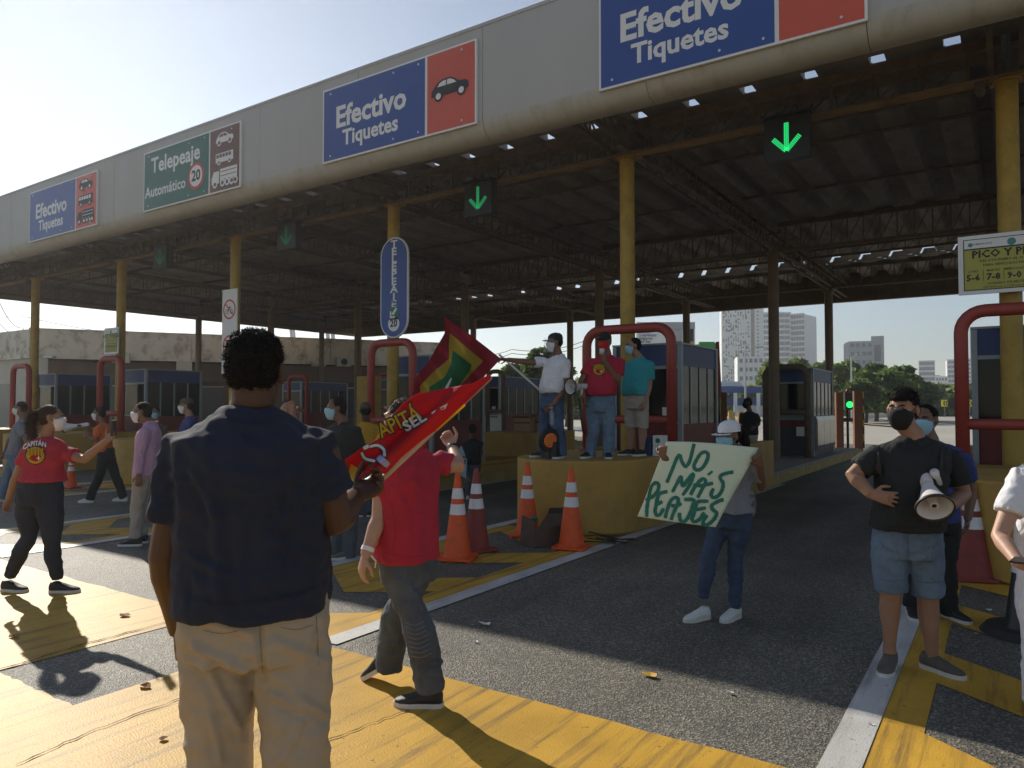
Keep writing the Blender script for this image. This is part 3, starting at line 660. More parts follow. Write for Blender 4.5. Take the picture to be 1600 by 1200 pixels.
hoop(452, 480, 584, 18.6, .26, 1.45, .08, 'red pipe hoop just right of the big man\'s neck')
# ------------------------------------------------------------------ booths
def booth(i, y0, y1, label, steel=False, zt=2.64, base=.26, dx0=-.40, dx1=.74):
    x0, x1 = XC[i] + dx0, XC[i] + dx1
    t = thing('toll_booth', label, 'booth', ((x0 + x1) / 2, (y0 + y1) / 2, base), 'toll booths')
    f = .05; zs = 1.33; zw = 2.27
    MB().bb((x0, y0, base), (x1, y1, zs - .1)).build('base_panel', M['booth_dark'] if steel else M['booth_red'], t)
    MB().bb((x0 - .01, y0 - .01, zs - .1), (x1 + .01, y1 + .01, zs)).build('sill', M['booth_red'] if not steel else M['booth_frame'], t)
    MB().bb((x0 - .015, y0 - .015, zw), (x1 + .015, y1 + .015, zt - .03)).build('blue_band', M['booth_blue'], t)
    MB().bb((x0 - .04, y0 - .04, zt - .03), (x1 + .04, y1 + .04, zt)).build('roof', M['booth_frame'], t)
    # corner posts and mullions with a pane between each pair
    nf, ns = 1, 4 if y1 - y0 < 2 else 5
    xs = [x0 + (x1 - x0) * k / nf for k in range(nf + 1)]; ys = [y0 + (y1 - y0) * k / ns for k in range(ns + 1)]
    for a in xs:
        for b in (y0, y1): MB().bb((a - .035, b - .035, base + .005), (a + .035, b + .035, zt - .035)).build('corner_post', M['booth_frame'], t)
    for a in (x0, x1):
        for b in ys[1:-1]: MB().bb((a - .022, b - .022, zs), (a + .022, b + .022, zw)).build('mullion', M['booth_frame'], t)
        for b, c in zip(ys[:-1], ys[1:]): MB().bb((a - .006, b + .022, zs), (a + .006, c - .022, zw)).build('pane', M['glass'], t)
    for b in (y0, y1):
        MB().bb((x0 + .035, b - .006, zs), (x1 - .035, b + .006, zw)).build('pane', M['glass'], t)
        MB().bb((x0 + .035, b - .02, zw - .05), (x1 - .035, b + .02, zw)).build('window_head', M['booth_frame'], t); MB().bb((x0 + .035, b - .02, zs), (x1 - .035, b + .02, zs + .04)).build('window_sill', M['booth_frame'], t)
    if steel:
        n_ = 3
        for k in range(n_):
            a = y0 + .08 + (y1 - y0 - .1) * k / n_; b = a + (y1 - y0 - .1) / n_ - .02
            mb = MB(); pr = [(x1 + .005, zs + .02), (x1 + .07, zs), (x1 + .11, zs - .12), (x1 + .11, .55), (x1 + .07, .42), (x1 + .005, .40)]
            mb.poly([(x, a, z) for x, z in pr], (0, b - a, 0)); mb.build('steel_panel', M['steel'], t, fixn=True)
        MB().bb((x0 + .72, y0 - .03, .8), (x0 + .93, y0 - .012, 1.05)).build('notice_paper', M['paper'], t)
        M3 = M['booth_red']; MB().bb((x0 + .04, y0 - .022, 1.02), (x1 - .04, y0 - .011, 1.2)).build('red_rail', M3, t)
    else:
        MB().bb((x1 - .30, y0 - .02, 1.38), (x1 - .16, y0 - .009, 1.6)).build('notice_paper', M['paper'], t)
    # silhouettes of the counter gear inside the front window
    MB().bb((x0 + .25, y0 + .3, zs), (x0 + .6, y0 + .55, zs + .28)).build('counter_gear', M['booth_dark'], t)
    return t
booth(1, 11.25, 12.95, 'grey framed toll booth with blue band right behind the man in turquoise')
booth(0, 11.2, 12.9, 'toll booth at the right edge behind the rightmost yellow column')
booth(2, 11.2, 12.9, 'toll booth with blue band half hidden behind the two flags')
booth(4, 11.2, 12.85, 'blue banded toll booth behind the man in the lavender shirt')
booth(5, 11.2, 12.9, 'leftmost blue banded toll booth behind the woman with the ponytail')
booth(1, 20.9, 23.5, 'toll booth with scratched steel cladding beside the right green traffic light', True)
booth(3, 20.9, 23.5, 'toll booth with white board left of the man in the white polo')
booth(4, 20.9, 23.5, 'small far toll booth right of the dark haired man in blue mask')
booth(5, 20.9, 23.5, 'small far toll booth right of the big man\'s shoulder')
# white banner and cream panel fixed on the far booth front
p0 = on(752, 648, 1, 20.7); p1 = on(789, 697, 1, 20.7)
t = thing('white_banner', 'white banner hanging below the booth window above the blue sign', 'banner', (p0.x, 20.7, p1.z))
mb = MB(); n_ = 12
for k in range(n_ + 1):
    x = p0.x + (p1.x - p0.x) * k / n_; yy = 20.68 + .02 * math.sin(k * 1.7)
    mb.v += [(x, yy, p0.z), (x, yy + .02, p1.z)]
mb.f = [(2 * k, 2 * k + 1, 2 * k + 3, 2 * k + 2) for k in range(n_)]; mb.m = [0] * n_
mb.build('cloth', M['paper'], t)
S = flat((p0.x, 20.65, p1.z), (1, 0, 0), (0, 0, 1))
mb = MB()
for k in range(9): mb.add([S(.06 + k * .075 + dx, p0.z - p1.z - .03 - dy, .01) for dx, dy in ((0, 0), (.05, 0), (.06, .07), (.02, .06))], [(0, 1, 2, 3)])
mb.build('print', M['sign_black'], t)
a = on(750, 605, 1, 20.75); b = on(765, 645, 1, 20.75)
tag(MB().bb((a.x, 20.74, b.z), (b.x, 20.78, a.z)).build('panel', M['cream'] if 'cream' in M else M['cardboard']), 'cream panel standing left of the far booth window', 'panel')
# yellow cabinet
a = on(557, 588, 1, 13.6); b = on(579, 640, 1, 13.6)
t = thing('yellow_cabinet', 'narrow upright yellow cabinet beside the shade-darkened column, right of the man in blue mask', 'cabinet', (a.x, 13.6, .2))
bevel(MB().bb((a.x, 13.6, .2), (b.x, 14.0, a.z)).build('body', M['yellow_col'], t), .02)
MB().bb((a.x + .05, 13.585, .9), (b.x - .1, 13.598, a.z - .1)).build('door', M['yellow_col'], t)
# cardboard boxes on the low island block
for (pa, pb, yy, lab) in (((803, 652), (829, 679), 14.9, 'brown cardboard box on the ochre block, left of the pair'), ((831, 650), (852, 679), 15.1, 'brown cardboard box on the ochre block, behind the white polo man\'s legs')):
    a = on(*pa, 1, yy); b = on(*pb, 1, yy)
    t = thing('cardboard_box', lab, 'box', ((a.x + b.x) / 2, yy + .2, 1.0), 'cardboard boxes on the block')
    MB().bb((a.x, yy, 1.001), (b.x, yy + .4, a.z)).build('carton', M['cardboard'], t)
    MB().bb((a.x + .01, yy - .003, (1 + a.z) / 2 + .02), (b.x - .01, yy - .001, (1 + a.z) / 2 + .06)).build('tape', M['cardboard_dark'], t)
    MB().box(((a.x + b.x) / 2, yy - .05, a.z + .01), (b.x - a.x, .14, .006), M=Matrix.Rotation(RAD(-25), 3, 'X')).build('flap', M['cardboard'], t)
# small crates behind the legs of the man in turquoise
for k, (pa, pb, c) in enumerate((((1020, 690), (1036, 702), 'paper'), ((1020, 703), (1036, 715), 'paper'), ((1000, 690), (1017, 714), 'booth_blue'))):
    yy = 9.55; a = on(*pa, 1, yy); b = on(*pb, 1, yy); zb_ = (1.075, .933, .934)[k]; zt_ = (1.215, 1.07, 1.20)[k]
    t = thing('crate', ['upper white carton with green mark beside the red hoop post', 'lower white carton with green mark beside the red hoop post', 'dark blue crate by the turquoise man\'s shoes'][k], 'box', ((a.x + b.x) / 2, yy + .1, zb_))
    MB().bb((a.x, yy, zb_), (b.x, yy + .16, zt_)).build('carton', M[c], t)
    if k < 2: fpoly(circ((a.x + b.x) / 2, (zb_ + zt_) / 2, .035, 12), flat((0, yy - .003, 0), (1, 0, 0), (0, 0, 1))).build('mark', M['sign_green'], t)
# amber beacon on the left of the ochre block
c = at(857, 687, 9.55)
t = thing('warning_lamp', 'round black warning lamp with orange grid lens at the white polo man\'s feet', 'lamp', (c.x, c.y, .93))
M['amber'] = mat('amber_lens', (.34, .085, .015), .35, .4, 60, .3, 60, emit=(1, .25, .03), estr=.06)
ax = (-CF * .66 + CR * .35 + V(0, 0, -.1)).normalized()
MB().tube([c - ax * .10, c, c + ax * .02, c + ax * .05], [.09, .155, .16, .14], 20).build('housing', M['blackp'], t, auto=True)
o = MB().tube([c + ax * .045, c + ax * .065], [.10, .08], 18).build('lens', M['amber'], t, auto=True)
rr = ax.cross(V(0, 0, 1)).normalized(); uu = rr.cross(ax)
for k in range(-3, 4):
    L_ = .08 * math.sqrt(max(0, 1 - (k / 4.2) ** 2))
    MB().bar(c + ax * .068 + uu * k * .022 - rr * L_, c + ax * .068 + uu * k * .022 + rr * L_, .006, .004).build('grille_bar', M['blackp'], t)
MB().tube([(c.x, c.y, .93), (c.x, c.y, c.z - .15)], .03, 8).build('stand', M['blackp'], t)
MB().box((c.x, c.y + .1, 1.05), (.22, .2, .22)).build('battery_box', M['blackp'], t)
# ------------------------------------------------------------------ cones
def cone(px, py, h, label, old=False, tilt=0, r0=.165, r1=.03, group='traffic cones'):
    p = gp(px, py); m = M['oldcone'] if old else M['orange']
    t = thing('traffic_cone', label, 'cone', (p.x, p.y, 0), group, rz=random.uniform(-.5, .5) if not tilt else 0)
    p = Vector((0, 0, 0)); W = wm(t)
    def loc(mb): mb.v = [tuple(W @ Vector(v)) for v in mb.v]; return mb
    s = .19 * h / .9 * 1.0
    bpts = [(-s, -s * .8), (-s * .8, -s), (s * .8, -s), (s, -s * .8), (s, s * .8), (s * .8, s), (-s * .8, s), (-s, s * .8)]
    bevel(loc(MB().poly([(x, y, .012) for x, y in bpts], (0, 0, .028))).build('base', m, t, fixn=True), .006)
    for sx in (-1, 1):
        for sy in (-1, 1): loc(MB().box((sx * s * .8, sy * s * .8, .006), (.05, .05, .012))).build('foot', m, t)
    R = lambda f: (r0 + (r1 - r0) * f) * h / .9 * .88
    loc(MB().tube([(0, 0, .04), (0, 0, .055), (0, 0, h - .012), (0, 0, h)], [R(0) + .02, R(.01), R(1), R(1) * .8], 28)).build('body', m, t, auto=True)
    for a, b in ((.52, .64), (.70, .82)):
        loc(MB().tube([(0, 0, a * h), (0, 0, b * h)], [R(a) + .003, R(b) + .003], 28, caps=False)).build('band', M['reflect'], t, smooth=True)
    return t
cone(715, 874, .92, 'bright orange cone nearest the flag walker, left of a pair')
cone(744, 861, .92, 'faded maroon cone right behind the bright orange cone', True)
cone(824, 838, .92, 'bright orange cone touching the left side of the ochre block')
cone(893, 857, .92, 'bright orange cone in front of the ochre block beside broken cardboard')
cone(1519, 905, .92, 'faded maroon cone at the right edge, in front of the ochre island nose', True, r0=.2)
cone(111, 763, .66, 'small faded orange cone right of the pink red shirted woman\'s hip')
# dark bollard cut by the right edge
p = gp(1607, 992); t = thing('dark_bollard', 'blackened cone with one white band, cut by the right edge of the photo', 'bollard', (p.x, p.y, 0))
MB().tube([(p.x, p.y, .03), (p.x, p.y, .08), (p.x, p.y, .75)], [.17, .14, .05], 24).build('body', M['blackp'], t, auto=True)
MB().tube([(p.x, p.y, .44), (p.x, p.y, .54)], [.099, .086], 24, caps=False).build('band', M['reflect'], t, smooth=True)
MB().cyl((p.x, p.y, .003), .30, .05, 28, r2=.26).build('base', M['black_rubber'], t, auto=True)
# ------------------------------------------------------------------ torn cardboard, sticks, litter
t = thing('torn_carton', 'torn dark cardboard carton lying between two orange cones', 'box', tuple(gp(838, 850)))
P = lambda x, y, z=0: Vector((gp(x, y).x, gp(x, y).y, z))
a = P(812, 852); b = P(836, 857); c_ = P(876, 852)
MB().poly([a + V(0, 0, .01), b + V(0, 0, .01), b + V(0, 0, .30), a + V(0, .05, .34)], (0, .02, 0)).build('panel', M['cardboard_dark'], t)
MB().poly([b + V(0, 0, .01), c_ + V(0, 0, .01), c_ + V(0, .05, .22), b + V(0, .02, .20)], (0, .02, 0)).build('panel', M['cardboard_dark'], t)
MB().poly([b + V(0, .04, .2), c_ + V(0, .05, .22), c_ + V(-.05, .5, .30), b + V(-.1, .45, .32)], (0, 0, .01)).build('flap', M['cardboard_dark'], t)
MB().poly([P(852, 845, .2), P(880, 845, .24), P(884, 840, .36), P(858, 838, .34)], (0, .01, .01)).build('flap', M['blackp'], t)
MB().ell(P(835, 850, .30), (.05, .03, .03)).build('green_wrapper', M['sign_green'], t)
rs = random.Random(3)
for k in range(9):
    a = P(905 + rs.uniform(0, 50), 846 + rs.uniform(-4, 6), rs.uniform(.02, .10)); b = P(950 + rs.uniform(0, 50), 848 + rs.uniform(-4, 4), rs.uniform(.01, .05))
    o = MB().bar(a, b, .025, .012).build('dark_stick', M['blackp']); tag(o, 'thin black strip in the heap on the asphalt right of the front orange cone', 'stick', 'black strips on the ground by the block')
def litter(px, py, kind, label, s=.05):
    p = gp(px, py); mb = MB(); rr_ = random.Random(px)
    n_ = 7; pts = [(p.x + s * math.cos(6.283 * k / n_) * rr_.uniform(.5, 1.2), p.y + s * .6 * math.sin(6.283 * k / n_) * rr_.uniform(.6, 1.2), .01 + rr_.uniform(0, s * .35)) for k in range(n_)]
    top = len(pts); mb.add(pts + [(p.x, p.y, .006)], [(k, (k + 1) % n_, top) for k in range(n_)])
    mb.build({'leaf': 'dry_leaf', 'paper': 'paper_scrap'}[kind], M['leafdry'] if kind == 'leaf' else (M['paper'] if s < .055 or px == 757 else M['ypaint']), label=label, cat='leaf' if kind == 'leaf' else 'litter')
M['leafdry'] = mat('dry_leaf', (.30, .17, .06), .7, .3, 20, trans=.3)
litter(195, 964, 'leaf', 'dry leaf on the yellow road right of the woman\'s shadow', .055); litter(22, 997, 'leaf', 'dry leaf near the left edge on yellow paint', .05)
litter(228, 1075, 'leaf', 'curled dry leaf below the head of the woman\'s shadow', .045); litter(255, 1158, 'leaf', 'small dry leaf left of the big man\'s leg', .035)
litter(757, 978, 'paper', 'crumpled white paper on the asphalt at the shade edge', .055); litter(744, 1004, 'paper', 'small white scrap below the crumpled paper', .028)
litter(1142, 1085, 'paper', 'pale pink scrap on the sunlit asphalt', .03); litter(1016, 1058, 'paper', 'orange triangular scrap on the shade edge', .0551)
litter(262, 951, 'leaf', 'pale leaf beside the big man\'s hanging hand', .04); litter(1362, 1135, 'paper', 'tiny white scrap on the yellow chevron', .016)
litter(1545, 955, 'paper', 'white scrap in front of the right maroon cone', .03); litter(1525, 992, 'paper', 'small white scrap near the dark bollard', .025)
# ------------------------------------------------------------------ lane exit lights, posts, boom
def exit_light(px, pz, posts, label):
    y_ = 27.6 if px > 1200 else 27.6
    p = gp(px, pz, .12); t = thing('exit_light', label, 'traffic light', (p.x, p.y, .0), 'green exit lights')
    d = (p - EYE).dot(CF)
    lamp = at(px, 632 if px > 1200 else 629, d)
    MB().bar((p.x, p.y, 0), (p.x, p.y, lamp.z + .5), .08, .08).build('pole', M['blackp'], t)
    MB().box((lamp.x, lamp.y - .02, lamp.z + .12), (.3, .2, .62), rz=RAD(33.9)).build('housing', M['blackp'], t)
    MB().ell(lamp - CF * .14, (.115, .115, .115)).build('lamp', M['greenlamp'], t, smooth=True)
    MB().ell((lamp.x, lamp.y, lamp.z + .5), (.07, .07, .09)).build('red_cap', M['hoop'], t, smooth=True)
    MB().box(at(px, 656, d - .2), (.9, .12, .14), rz=RAD(33.9)).build('crossbar', M['blackp'], t)
    for q, (pp, w_, yt) in enumerate(posts):
        a = gp(pp, pz + 3, .1); dd = (a - EYE).dot(CF); top = at(pp, yt, dd)
        o = MB().box((a.x, a.y, top.z / 2), (w_, .12, top.z), rz=RAD(33.9)).build('orange_post', M['orange_post'])
        tag(o, ['orange post left of the green light in lane gap', 'orange post right of the green light in lane gap', 'thin orange post beside the green light'][q] + (' at right' if px > 1200 else ' at left'), 'post', 'orange delineator posts')
M['orange_post'] = mat('orange_post_paint', (.25, .09, .035), .6, .15, 5, dirt=(.2, .08, .04), dirt_amt=.4)
exit_light(1325, 697, ((1312, .26, 613), (1341, .30, 611)), 'green exit traffic light on a black pole right of the steel clad booth')
exit_light(1110, 700, ((1118, .2, 613), (1131, .2, 613)), 'green exit traffic light right of the near booth, above the white cap')
p = gp(1349, 700, 0); t = thing('boom_post', 'thin yellow and black banded post right of the right green light', 'post', (p.x, p.y, 0))
for k in range(8): MB().cyl((p.x, p.y, .27 * k), .05, .268, 12).build('band', M['yellow_col'] if k % 2 else M['blackp'], t)
MB().bar((p.x, p.y, .9), (p.x + 1.0, p.y + .3, .82), .05, .05).build('arm', M['hoop'], t); MB().box((p.x - .12, p.y, 1.9), (.16, .1, .3)).build('control_box', M['alu'], t)
a = at(1121, 534, 26); b = at(1126, 660, 26); a.z = max(a.z, 3.8)
t = thing('raised_boom', 'dark red raised barrier boom in front of the green sign', 'barrier', tuple(b))
MB().tube([(b.x, b.y, .1), b, a], [.09, .09, .06], 8).build('boom', M['hoop'], t); MB().box((b.x, b.y, .55), (.4, .4, 1.1)).build('cabinet', M['orange_post'], t)
MB().box((b.x + .05, b.y - .26, 1.25), (.5, .1, .14)).build('cross_arm', M['blackp'], t)
# ------------------------------------------------------------------ buildings
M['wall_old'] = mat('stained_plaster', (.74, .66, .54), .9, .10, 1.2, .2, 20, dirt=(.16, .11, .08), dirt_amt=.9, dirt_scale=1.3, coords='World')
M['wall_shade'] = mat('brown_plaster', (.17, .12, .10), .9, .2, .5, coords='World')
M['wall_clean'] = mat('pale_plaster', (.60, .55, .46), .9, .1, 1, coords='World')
M['tw_white'] = mat('white_tower_paint', (.74, .75, .76), .8, .04, .05, coords='World')
M['tw_grey'] = mat('grey_tower_paint', (.34, .36, .38), .8, .05, .05, coords='World')
M['tw_win'] = mat('tower_glass', (.06, .085, .12), .25, .2, .3, coords='World', spec=.8)
M['tw_dark'] = mat('dark_tower_glass', (.05, .065, .085), .3, .2, .3, coords='World')
M['tw_brown'] = mat('brown_tower_strip', (.20, .15, .12), .8, .2, .3, coords='World')
M['blue_roof'] = mat('blue_roof_band', (.035, .08, .26), .5, .08, 1)
def office():
    z1 = 5.3; A = gp(47, 514, z1); B = gp(705, 537.5, z1); C_ = gp(-120, 533, z1)
    t = thing('plaza_office', 'long low stained cream office building behind the left booths', 'building', (A.x, A.y, 0))
    d = (B - A); d.z = 0; L_ = d.length; d.normalize(); n_ = Vector((d.y, -d.x, 0));  n_ = n_ if n_.dot(EYE - A) > 0 else -n_
    zb = 3.9; n = int(L_ / 3.2)
    F = lambda s, o, z: Vector((A.x, A.y, 0)) + d * s + n_ * o + Vector((0, 0, z))
    def slab(s0, s1, o0, o1, za, zb_, m, nm, par=t): return MB().add([F(s, o, z) for z in (za, zb_) for o in (o0, o1) for s in (s0, s1)], [(0, 1, 3, 2), (4, 6, 7, 5), (0, 4, 5, 1), (2, 3, 7, 6), (0, 2, 6, 4), (1, 5, 7, 3)]).build(nm, m, par, fixn=True)
    for k in range(n):
        slab(L_ * k / n + .012, L_ * (k + 1) / n - .012, -.25, 0, zb, z1, M['wall_old'], 'parapet_panel')
    slab(0, L_, -.29, -.252, zb + .01, z1 - .01, M['wall_old'], 'parapet_backing')
    slab(-.05, L_ + .05, -.3, .05, z1, z1 + .06, M['wall_old'], 'coping'); slab(0, L_, -8, -.26, z1 - .5, z1 - .3, M['wall_old'], 'roof')
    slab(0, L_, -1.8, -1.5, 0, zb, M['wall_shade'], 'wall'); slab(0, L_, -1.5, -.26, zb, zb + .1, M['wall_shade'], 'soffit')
    for s0 in (0.0, L_ * .3, L_ * .62, L_ * .97): slab(s0, s0 + .75, -.6, -.02, 0, zb, M['wall_clean'], 'pillar')
    for k in range(9):
        s0 = 1.8 + k * 2.6
        if s0 + 1.7 < L_: slab(s0, s0 + 1.7, -1.5, -1.47, 0.9 if k % 3 else 0, 2.6, M['tw_dark'], 'window' if k % 3 else 'door'); slab(s0 - .06, s0 + 1.76, -1.5, -1.48, 2.6, 2.68, M['wall_clean'], 'lintel')
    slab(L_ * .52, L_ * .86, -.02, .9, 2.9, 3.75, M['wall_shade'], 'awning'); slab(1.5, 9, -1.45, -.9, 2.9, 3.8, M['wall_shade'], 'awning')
    # left wing
    e = (C_ - A); e.z = 0; Le = e.length; e.normalize()
    G = lambda s, z, o=0: Vector((A.x, A.y, 0)) + e * s + n_ * o + Vector((0, 0, z))
    MB().add([G(.02, zb), G(Le, zb), G(Le, z1), G(.02, z1), G(.02, zb, -.5), G(Le, zb, -.5), G(Le, z1, -.5), G(.02, z1, -.5)], [(0, 1, 2, 3), (4, 7, 6, 5), (3, 2, 6, 7), (0, 4, 5, 1)]).build('wing_parapet', M['wall_old'], t)
    MB().add([G(.02, 0, -.4), G(Le, 0, -.4), G(Le, zb, -.4), G(.02, zb, -.4)], [(0, 1, 2, 3)]).build('wing_wall', M['wall_clean'], t)
    MB().add([G(1.6, 0, -.37), G(4, 0, -.37), G(4, 2.7, -.37), G(1.6, 2.7, -.37)], [(0, 1, 2, 3)]).build('wing_door', M['tw_dark'], t)
    for sx, sz in ((3.9, 4.0), (14.9, 4.05)):
        c = F(sx, .28, sz); x_ = thing('air_conditioner', 'grey air conditioner unit under the stained parapet, ' + ('left one' if sx < 5 else 'one above the brown awning'), 'air conditioner', tuple(c))
        MB().box(c, (.8, .45, .5), rz=math.atan2(d.y, d.x)).build('casing', M['alu'], x_)
        MB().tube([c + n_ * .23, c + n_ * .25], [.18, .18], 16).build('fan_grille', M['blackp'], x_)
    c = F(.9, .5, 3.95); fl = thing('floodlight', 'small grey floodlight at the corner of the stained parapet', 'lamp', tuple(c))
    MB().box(c, (.45, .3, .12), rz=.6).build('head', M['alu'], fl); MB().bar(c, F(.9, 0, 4.05), .05, .05).build('arm', M['alu'], fl)
office()
def tower(px0, px1, pyt, Z, depth, yaw, label, style, wall='tw_white', floors=20, cols=10, name='apartment_tower'):
    a = at(px0, pyt, Z); b = at(px1, pyt, Z); H_ = a.z; W_ = (b - a).length; c = (a + b) / 2; c.z = 0
    dirx = Matrix.Rotation(RAD(yaw) - math.atan(((px0 + px1) / 2 - 800) / FPX), 3, 'Z') @ CR; dirx.z = 0; dirx.normalize(); dy = Vector((-dirx.y, dirx.x, 0))
    t = thing(name, label, 'building', (c.x, c.y, 0)); t.rotation_euler = (0, 0, 0)
    B = lambda x, y, z: c + dirx * x + dy * y + Vector((0, 0, z))
    def blk(x0, x1, y0, y1, z0, z1, m, nm, kind=None, par=t):
        o = MB().add([B(x, y, z) for z in (z0, z1) for y in (y0, y1) for x in (x0, x1)], [(0, 1, 3, 2), (4, 6, 7, 5), (0, 4, 5, 1), (2, 3, 7, 6), (0, 2, 6, 4), (1, 5, 7, 3)]).build(nm, M[m], par, fixn=True)
        if kind: o['kind'] = kind
        return o
    w2 = W_ / 2; blk(-w2, w2, 0, depth, 0, H_, wall, 'wall')
    rr = random.Random(int(px0)); fh = H_ / floors; jw = MB()
    def q(mb, x0, x1, z0, z1, e=-.12): mb.add([B(x, y, z) for z in (z0, z1) for y in (e, .05) for x in (x0, x1)], [(0, 1, 5, 4), (0, 4, 6, 2), (1, 3, 7, 5), (4, 5, 7, 6), (0, 2, 3, 1)])
    if style == 'checker':
        d2 = MB()
        for f in range(floors):
            for k in range(cols):
                if rr.random() < .72:
                    x = -w2 * .93 + k * (1.28 * W_ / 2 / cols) * 1.0 + rr.uniform(0, .2); ww = rr.choice((.35, .5, .8)) * (1.28 * w2 / cols); z = f * fh + rr.choice((.1, .3, .5)) * fh
                    q(jw if rr.random() < .6 else d2, x, x + ww, z, z + fh * rr.choice((.45, .6, .95)))
        jw.build('windows', M['tw_win'], t, kind='stuff'); d2.build('dark_windows', M['tw_dark'], t, kind='stuff')
        blk(w2 * .40, w2 * .56, -.3, .1, 0, H_ - 1, 'tw_brown', 'brown_strip'); m2 = MB()
        for f in range(floors): q(m2, w2 * .68, w2 * .76, f * fh + .3 * fh, f * fh + .65 * fh)
        m2.build('small_windows', M['tw_dark'], t, kind='stuff')
    elif style == 'bands':
        for f in range(1, floors): q(jw, -w2 * .97, w2 * .97, f * fh + .32 * fh, f * fh + .93 * fh, -.1)
        jw.build('window_bands', M['tw_win'], t, kind='stuff'); m2 = MB()
        for f in range(1, floors + 1): q(m2, -w2 * 1.02, w2 * 1.02, f * fh - .02 * fh, f * fh + .22 * fh, -1.2)
        m2.build('balcony_slabs', M[wall], t, kind='stuff'); m3 = MB()
        for f in range(1, floors):
            for k in range(7): q(m3, -w2 * .97 + k * W_ * .155, -w2 * .97 + k * W_ * .155 + .35, f * fh + .3 * fh, f * fh + .95 * fh, -.4)
        m3.build('balcony_posts', M['tw_grey'], t, kind='stuff')
    else:
        for f in range(floors):
            for k in range(cols):
                x = -w2 * .9 + (k + .15) * (1.8 * w2 / cols); q(jw, x, x + 1.8 * w2 / cols * .62, f * fh + .3 * fh, f * fh + .75 * fh)
        jw.build('windows', M['tw_win' if style == 'grid' else 'tw_dark'], t, kind='stuff')
    return t, blk, W_, H_
tower(1128, 1191, 445, 380, 22, 4, 'tall white tower with a scattered chequer of windows and a brown strip', 'checker', floors=34, cols=11)
t, blk, W_, H_ = tower(1231, 1257, 492, 430, 18, -22, 'right wing of the banded tower right of the shade-darkened column', 'bands', floors=17)
tower(1188, 1234, 490, 432, 18, 14, 'white tower with wide balcony bands behind the shade-darkened column', 'bands', floors=17)[1](-6, 6, 3, 12, 53, 57, 'tw_white', 'penthouse')
tower(1153, 1194, 557, 300, 14, 6, 'low white building with small dark windows at the foot of the chequered tower', 'dark', floors=6, cols=5)
tower(1327, 1364, 533, 330, 16, 8, 'grey building with wide windows, left of its taller core', 'grid', 'tw_grey', 8, 4)
tower(1362, 1380, 525, 328, 16, 0, 'plain grey concrete core tower above the trees', 'bands2', 'tw_grey', 2, 1)
tower(1437, 1459, 565, 520, 15, 0, 'small distant white tower with round top left of the red hoop', 'bands', floors=9)
tower(1458, 1480, 588, 540, 15, 0, 'low distant white block beside the round topped tower', 'dark', floors=5, cols=5)
tower(1482, 1510, 563, 560, 15, 5, 'distant pale block behind the left post of the right red hoop', 'bands', floors=10)
tower(1518, 1552, 513, 470, 15, -5, 'distant white high rise inside the right red hoop', 'grid', floors=20, cols=6)
tower(1507, 1522, 560, 500, 12, 0, 'narrow distant white block inside the right red hoop', 'dark', floors=12, cols=3)
tower(1110, 1121, 575, 480, 12, 0, 'tiny distant pale block under the green sign', 'dark', floors=6, cols=3)
# far toll shelter with blue band
t = thing('far_shelter', 'low far shelter with blue roof band behind the armed guard', 'building', tuple(gp(1150, 655)))
def fb(px0, px1, y0, y1, Z, m, nm, dep=3.0):
    a = at(px0, y0, Z); b = at(px1, y1, Z); c = (a + b) / 2; W_ = (Vector((b.x - a.x, b.y - a.y))).length
    return MB().box((c.x + CF.x * dep / 2, c.y + CF.y * dep / 2, c.z), (W_, dep, abs(a.z - b.z)), rz=RAD(33.9)).build(nm, M[m], t)
fb(1060, 1200, 604, 614, 78, 'blue_roof', 'roof_band'); fb(1095, 1158, 596, 603.5, 80, 'tw_white', 'upper_wall')
fb(1100, 1200, 622, 632, 84, 'blue_roof', 'low_band', 1)
for px in (1108, 1150, 1186): fb(px - 2, px + 2, 614, 650, 77, 'tw_white', 'column', .4)
fb(1100, 1130, 630, 652, 86, 'wall_clean', 'wall', 1); fb(1150, 1200, 634, 651, 86, 'tw_white', 'wall', 1)
p = gp(1150, 652); 
for px in (1143, 1158):
    a = at(px, 640, 60); o = MB().cyl((a.x, a.y, 0), .28, 1.1, 14).build('yellow_drum', M['yellow_col'], None, auto=True); tag(o, 'yellow drum near the far shelter, ' + ('left of the guard' if px < 1150 else 'beside the guard'), 'drum')
# billboard and green sign
t = thing('billboard', 'white and grey advertising billboard above the near booth', 'billboard', tuple(gp(1040, 660)))
Z = 62
def bbp(px0, px1, y0, y1, m, nm, e=0.0, dep=.3):
    a = at(px0, y0, Z - e); b = at(px1, y1, Z - e); c = (a + b) / 2; W_ = (Vector((b.x - a.x, b.y - a.y))).length
    return MB().box((c.x + CF.x * dep / 2, c.y + CF.y * dep / 2, c.z), (W_, dep, abs(a.z - b.z)), rz=RAD(33.9)).build(nm, M[m], t)
M['bb_grey'] = mat('billboard_grey', (.40, .40, .42), .6, .05, 1)
bbp(994, 1086, 503, 548, 'sign_white', 'board'); bbp(1035, 1086, 503.5, 514, 'bb_grey', 'grey_header', .1, .05)
bbp(1043, 1048, 515, 542, 'sign_blue', 'blue_poster', .1, .05); bbp(1049, 1066, 515, 533, 'bb_grey', 'photo_poster', .1, .05); bbp(1049, 1066, 533, 543, 'sign_green2' if 'sign_green2' in M else 'sign_green', 'green_poster', .1, .05)
bbp(1078, 1084, 513, 533, 'blackp', 'dark_poster', .1, .05); bbp(1078, 1084, 533, 541, 'yellow_col', 'yellow_poster', .1, .05)
S = flat(at(999, 532, Z - .12), CR, V(0, 0, 1))
